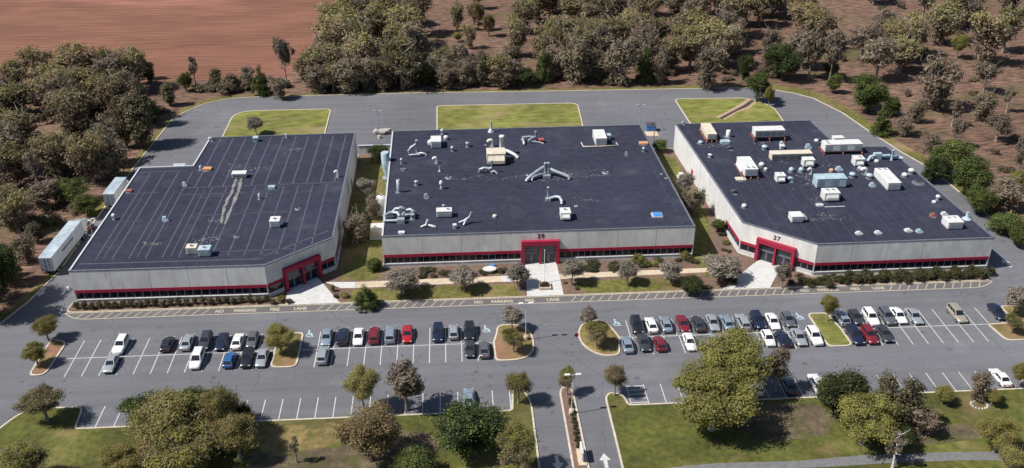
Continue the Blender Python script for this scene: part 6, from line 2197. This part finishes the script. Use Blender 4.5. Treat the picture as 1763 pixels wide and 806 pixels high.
far_mats = []
fq, fm = [], []
thin = {}
fr_ = np.random.default_rng(9)
for kind, x, y, h, w, rz, vi in FAR:
    lst = PROTO[kind]
    cr, tk = lst[vi % len(lst)]
    if cr not in thin:
        co, fv, mi = mesh_arrays(cr)
        q = co.reshape(-1, 4, 3)
        keep = fr_.uniform(size=len(q)) < .26
        q, mm = q[keep], mi[keep]
        cen = q.mean(axis=1, keepdims=True)
        q = cen + (q - cen) * 1.75
        tco, tf, tmi = mesh_arrays(tk)
        tq = np.array([tco[list(f)] for f in tf if len(f) == 4])
        for m in list(cr.materials) + list(tk.materials):
            if m not in far_mats:
                far_mats.append(m)
        ix = np.array([far_mats.index(m) for m in cr.materials])
        thin[cr] = (np.concatenate([q, tq]), np.concatenate([ix[mm], np.full(len(tq), far_mats.index(tk.materials[0]))]))
    q, mm = thin[cr]
    c_, s_ = math.cos(rz), math.sin(rz)
    q = q * np.array([w / 8, w / 8, h / 10])
    q = np.stack([q[..., 0] * c_ - q[..., 1] * s_ + x, q[..., 0] * s_ + q[..., 1] * c_ + y, q[..., 2] - .06], axis=-1)
    fq.append(q)
    fm.append(mm)
if fq:
    fo = place('far_woods', raw_mesh('far_woods', np.concatenate(fq), np.concatenate(fm), far_mats))
    fo['kind'] = 'stuff'
    fo['label'] = 'mass of olive and grey trees at the far edge of the woods'

# --- shrubs
def shrub_mesh(seed, mats, p, lobes=None, nclump=26, nf=34, fs=.10):
    return crown_mesh('foliage', seed, lobes or [(0, 0, .55, .62, .62, .55)], nclump, .24, nf, fs, mats, mixed(p), shell=.7)


SH_BALL = [shrub_mesh(600 + s, [M_SHRUB, M_TWIG], .15) for s in range(3)]
SH_HEDGE = [shrub_mesh(610 + s, [M_HEDGE, M_SHRUB], .3, [(-.5, 0, .5, .7, .6, .5), (.5, .1, .55, .7, .6, .52)], 40) for s in range(3)]
SH_LIME = [shrub_mesh(620, [M_OLIVE, M_BUD], .5), shrub_mesh(621, [M_OLIVE, M_BUD], .5)]
SH_DARK = [shrub_mesh(630 + s, [M_DKGRN, M_TWIG], .25, [(-.3, 0, .45, .65, .55, .42), (.35, .2, .5, .55, .5, .45)], 34) for s in range(2)]
stem_me = MB().tube([(0, 0, 0), (0, 0, .5)], .05, 5).mesh('stem', M_BARKD)


def shrub(px, py, w, h, meshes, label, group=None, z=.12, cat='shrub', i=[0]):
    i[0] += 1
    q = at(px, py, z)
    t = thing('shrub', label, cat, (q.x, q.y, z), i[0] * 1.3, group)
    t.scale = (w / 1.3, w / 1.3, h / 1.1)
    place('foliage', meshes[i[0] % len(meshes)], t)
    place('stem', stem_me, t)
    return t


ORD = ('first second third fourth fifth sixth seventh eighth ninth tenth eleventh twelfth thirteenth fourteenth fifteenth sixteenth seventeenth '
       'eighteenth nineteenth twentieth twenty-first twenty-second twenty-third twenty-fourth twenty-fifth').split()
for k in range(25):
    px = 132 + k * 13.6
    py = 531.5 - k * .52 + (k % 3) * .8
    shrub(px, py, 1.42 + .22 * ((k * 7) % 3) / 2, 1.5 + .12 * ((k * 5) % 3), SH_BALL, ORD[k] + ' from the left of the round shrubs under the left building', 'round shrubs along the left building')
for k in range(21):
    px = 1442 + k * 12.6
    py = 484.5 - k * .55 + (k % 2) * .7
    shrub(px, py, 2.3, 1.75 + .1 * ((k * 5) % 3), SH_HEDGE, ORD[k] + ' from the left of the hedge shrubs under the right building', 'hedge shrubs along the right building')
shrub(485, 520, 1.7, 1.4, SH_LIME, 'yellow green shrub at the right end of the left shrub row')
shrub(498, 522, 1.5, 1.0, SH_BALL, 'dark shrub right of the yellow green one by the left walk')
shrub(470, 524, 1.4, 1.0, SH_BALL, 'dark shrub left of the yellow green one by the left walk')
for (px, py, w, h, ms, lab) in [
    (573, 502, 1.0, 1.6, SH_LIME, 'upright tan green shrub at the corner of the left walk'), (578, 512, 1.2, .8, SH_BALL, 'low brown shrub beside the left entrance walk'), (594, 511, 1.8, .9, SH_LIME, 'low green mound beside the dark evergreen'),
    (736, 467, 2.6, .9, SH_DARK, 'low dark shrub in the bed, first from the left'), (728, 476, 2.0, .9, SH_DARK, 'dark shrub beside the wide grey ornamental tree'), (768, 473, 2.4, 1.2, SH_DARK, 'dark shrub left of the pale ornamental tree'), (745, 477, 1.4, .8, SH_BALL, 'brown shrub in the bed near the tan walk'),
    (830, 472, 1.6, .9, SH_DARK, 'dark shrub left of the oval table'), (866, 469, 1.9, 1.1, SH_DARK, 'dark shrub right of the oval table'),
    (1022, 454, 3.4, .7, SH_DARK, 'long low dark shrub right of the middle entrance, rear'), (1015, 464, 3.0, .9, SH_DARK, 'dark shrub right of the middle entrance, front'), (1055, 462, 2.8, 1.5, SH_DARK, 'tall dark shrub in the right bed'),
    (1098, 452, 3.2, 2.0, SH_LIME, 'large yellow green shrub in the right bed'), (1114, 458, 1.6, 1.3, SH_LIME, 'round yellow green shrub, left one of two'), (1128, 459, 1.6, 1.3, SH_LIME, 'round yellow green shrub, right one of two'),
    (1106, 460, 1.3, 1.0, SH_DARK, 'small dark green shrub below the large yellow green one'), (1180, 446, 2.6, 1.8, SH_LIME, 'loose pale green shrub at the right corner of the middle building'), (1193, 452, 2.0, 1.0, SH_DARK, 'dark shrub at the corner of the middle building'),
    (1168, 450, 1.2, .8, SH_DARK, 'small dark shrub left of the loose pale green one'), (1135, 449, 2.0, .8, SH_DARK, 'low dark shrub against the sill behind the round pair'),
    (1244, 405, 1.6, .9, SH_DARK, 'small dark shrub beside the left windows of the right building'), (1250, 420, 1.8, .7, SH_LIME, 'low olive shrub in the bed left of the right building'), (1247, 432, 1.2, .5, SH_DARK, 'tiny dark shrub in the bed left of the right building, rear'), (1256, 434, 1.0, .5, SH_DARK, 'tiny dark shrub in the bed left of the right building, front'),
    (1383, 486, 2.4, 1.6, SH_HEDGE, 'shrub right of the right entrance, first from the walk'), (1404, 489, 2.6, 1.5, SH_HEDGE, 'shrub right of the right entrance, second from the walk'), (1422, 489, 2.4, 1.4, SH_HEDGE, 'shrub right of the right entrance, third from the walk'),
    (1215, 497, 2.0, .9, SH_DARK, 'dark low shrub left of the right entrance walk'), (1262, 486, 2.6, 1.0, SH_DARK, 'dark shrub under the wide grey tree'), (1362, 489, 1.5, .9, SH_BALL, 'brown shrub at the foot of the slim grey tree'),
    (993, 498, 1.0, .8, SH_LIME, 'small green shrub right of the middle walk'), (972, 488, .9, .6, SH_LIME, 'tiny green shrub by the middle walk edge'),
    (646, 462, 1.8, 1.4, SH_DARK, 'dark green shrub at the left corner of the middle building, front')]:
    shrub(px, py, w, h, ms, lab)
for k in range(14):
    f = k / 13
    shrub(982.5 + 13.5 * f, 690 + 82 * f if k > 2 else 690 + 82 * f, .75, .55, SH_DARK, ORD[k] + ' from the top of the tiny shrubs down the entrance median', 'median shrubs', z=.13)
pq = at(938, 495)
for k, (dx, dy) in enumerate(((-.45, -.4), (.4, -.45), (0, .35))):
    t = thing('shrub', ('left front', 'right front', 'rear')[k] + ' dark shrub in the square planter', 'shrub', (pq.x + dx, pq.y + .1 + dy, .54))
    t.scale = (.65, .65, .5)
    place('foliage', SH_DARK[k % 2], t)
    place('stem', stem_me, t)
# stone ring round the dark grey tree in the lower right lawn
q = at(1686, 697, .13)
rg = thing('stone_ring', 'ring of pale stones round the dark grey tree', 'stone ring', (q.x, q.y, .13))
sm = rock(50, (.22, .18, .14))
sm.name = 'stone'
for k in range(16):
    a = 2 * math.pi * k / 16
    place('stone', sm, rg, (1.25 * math.cos(a), 1.0 * math.sin(a), .05), a)

# low brush under the woods
br_ = random.Random(77)
SH_BR = [shrub_mesh(640 + k, [M_TWIG, M_HEDGE], .25, [(-.4, 0, .4, .7, .5, .42), (.45, .2, .5, .6, .6, .5)], 30) for k in range(3)]


def brush(n, x0, x1, y0, y1, label, sz):
    for k in range(n):
        x, y = br_.uniform(x0, x1), br_.uniform(y0, y1)
        if infield(x, y):
            continue
        w, h = br_.uniform(*sz), br_.uniform(*sz) * .75
        fx, fy = (x - x0) / (x1 - x0), (y - y0) / (y1 - y0)
        lab = '%s %s, %s %s part' % ('broad' if w > sum(sz) / 2 else 'narrow', label, ('front', 'middle', 'rear')[int(fy * 2.99)], ('left', 'left centre', 'right centre', 'right')[int(fx * 3.99)])
        t = thing('shrub', lab, 'shrub', (x, y, -.06), br_.uniform(0, 6.28), 'brush in the woods')
        t.scale = (w / 1.3, w / 1.3, h / 1.1)
        place('foliage', SH_BR[k % 3], t)
        place('stem', stem_me, t)


brush(55, -135, -79, 150, 262, 'low grey brown brush under the left woods', (2, 5.5))
brush(44, -72, 22, 263.5, 275, 'low dark brush along the outside of the rear road', (2.5, 6))
brush(20, 24, 98, 263.5, 275, 'low grey brown brush behind the rear road on the right', (2, 4))
brush(56, 112, 200, 190, 350, 'low brown brush on the open ground of the right woods', (1.5, 3.5))
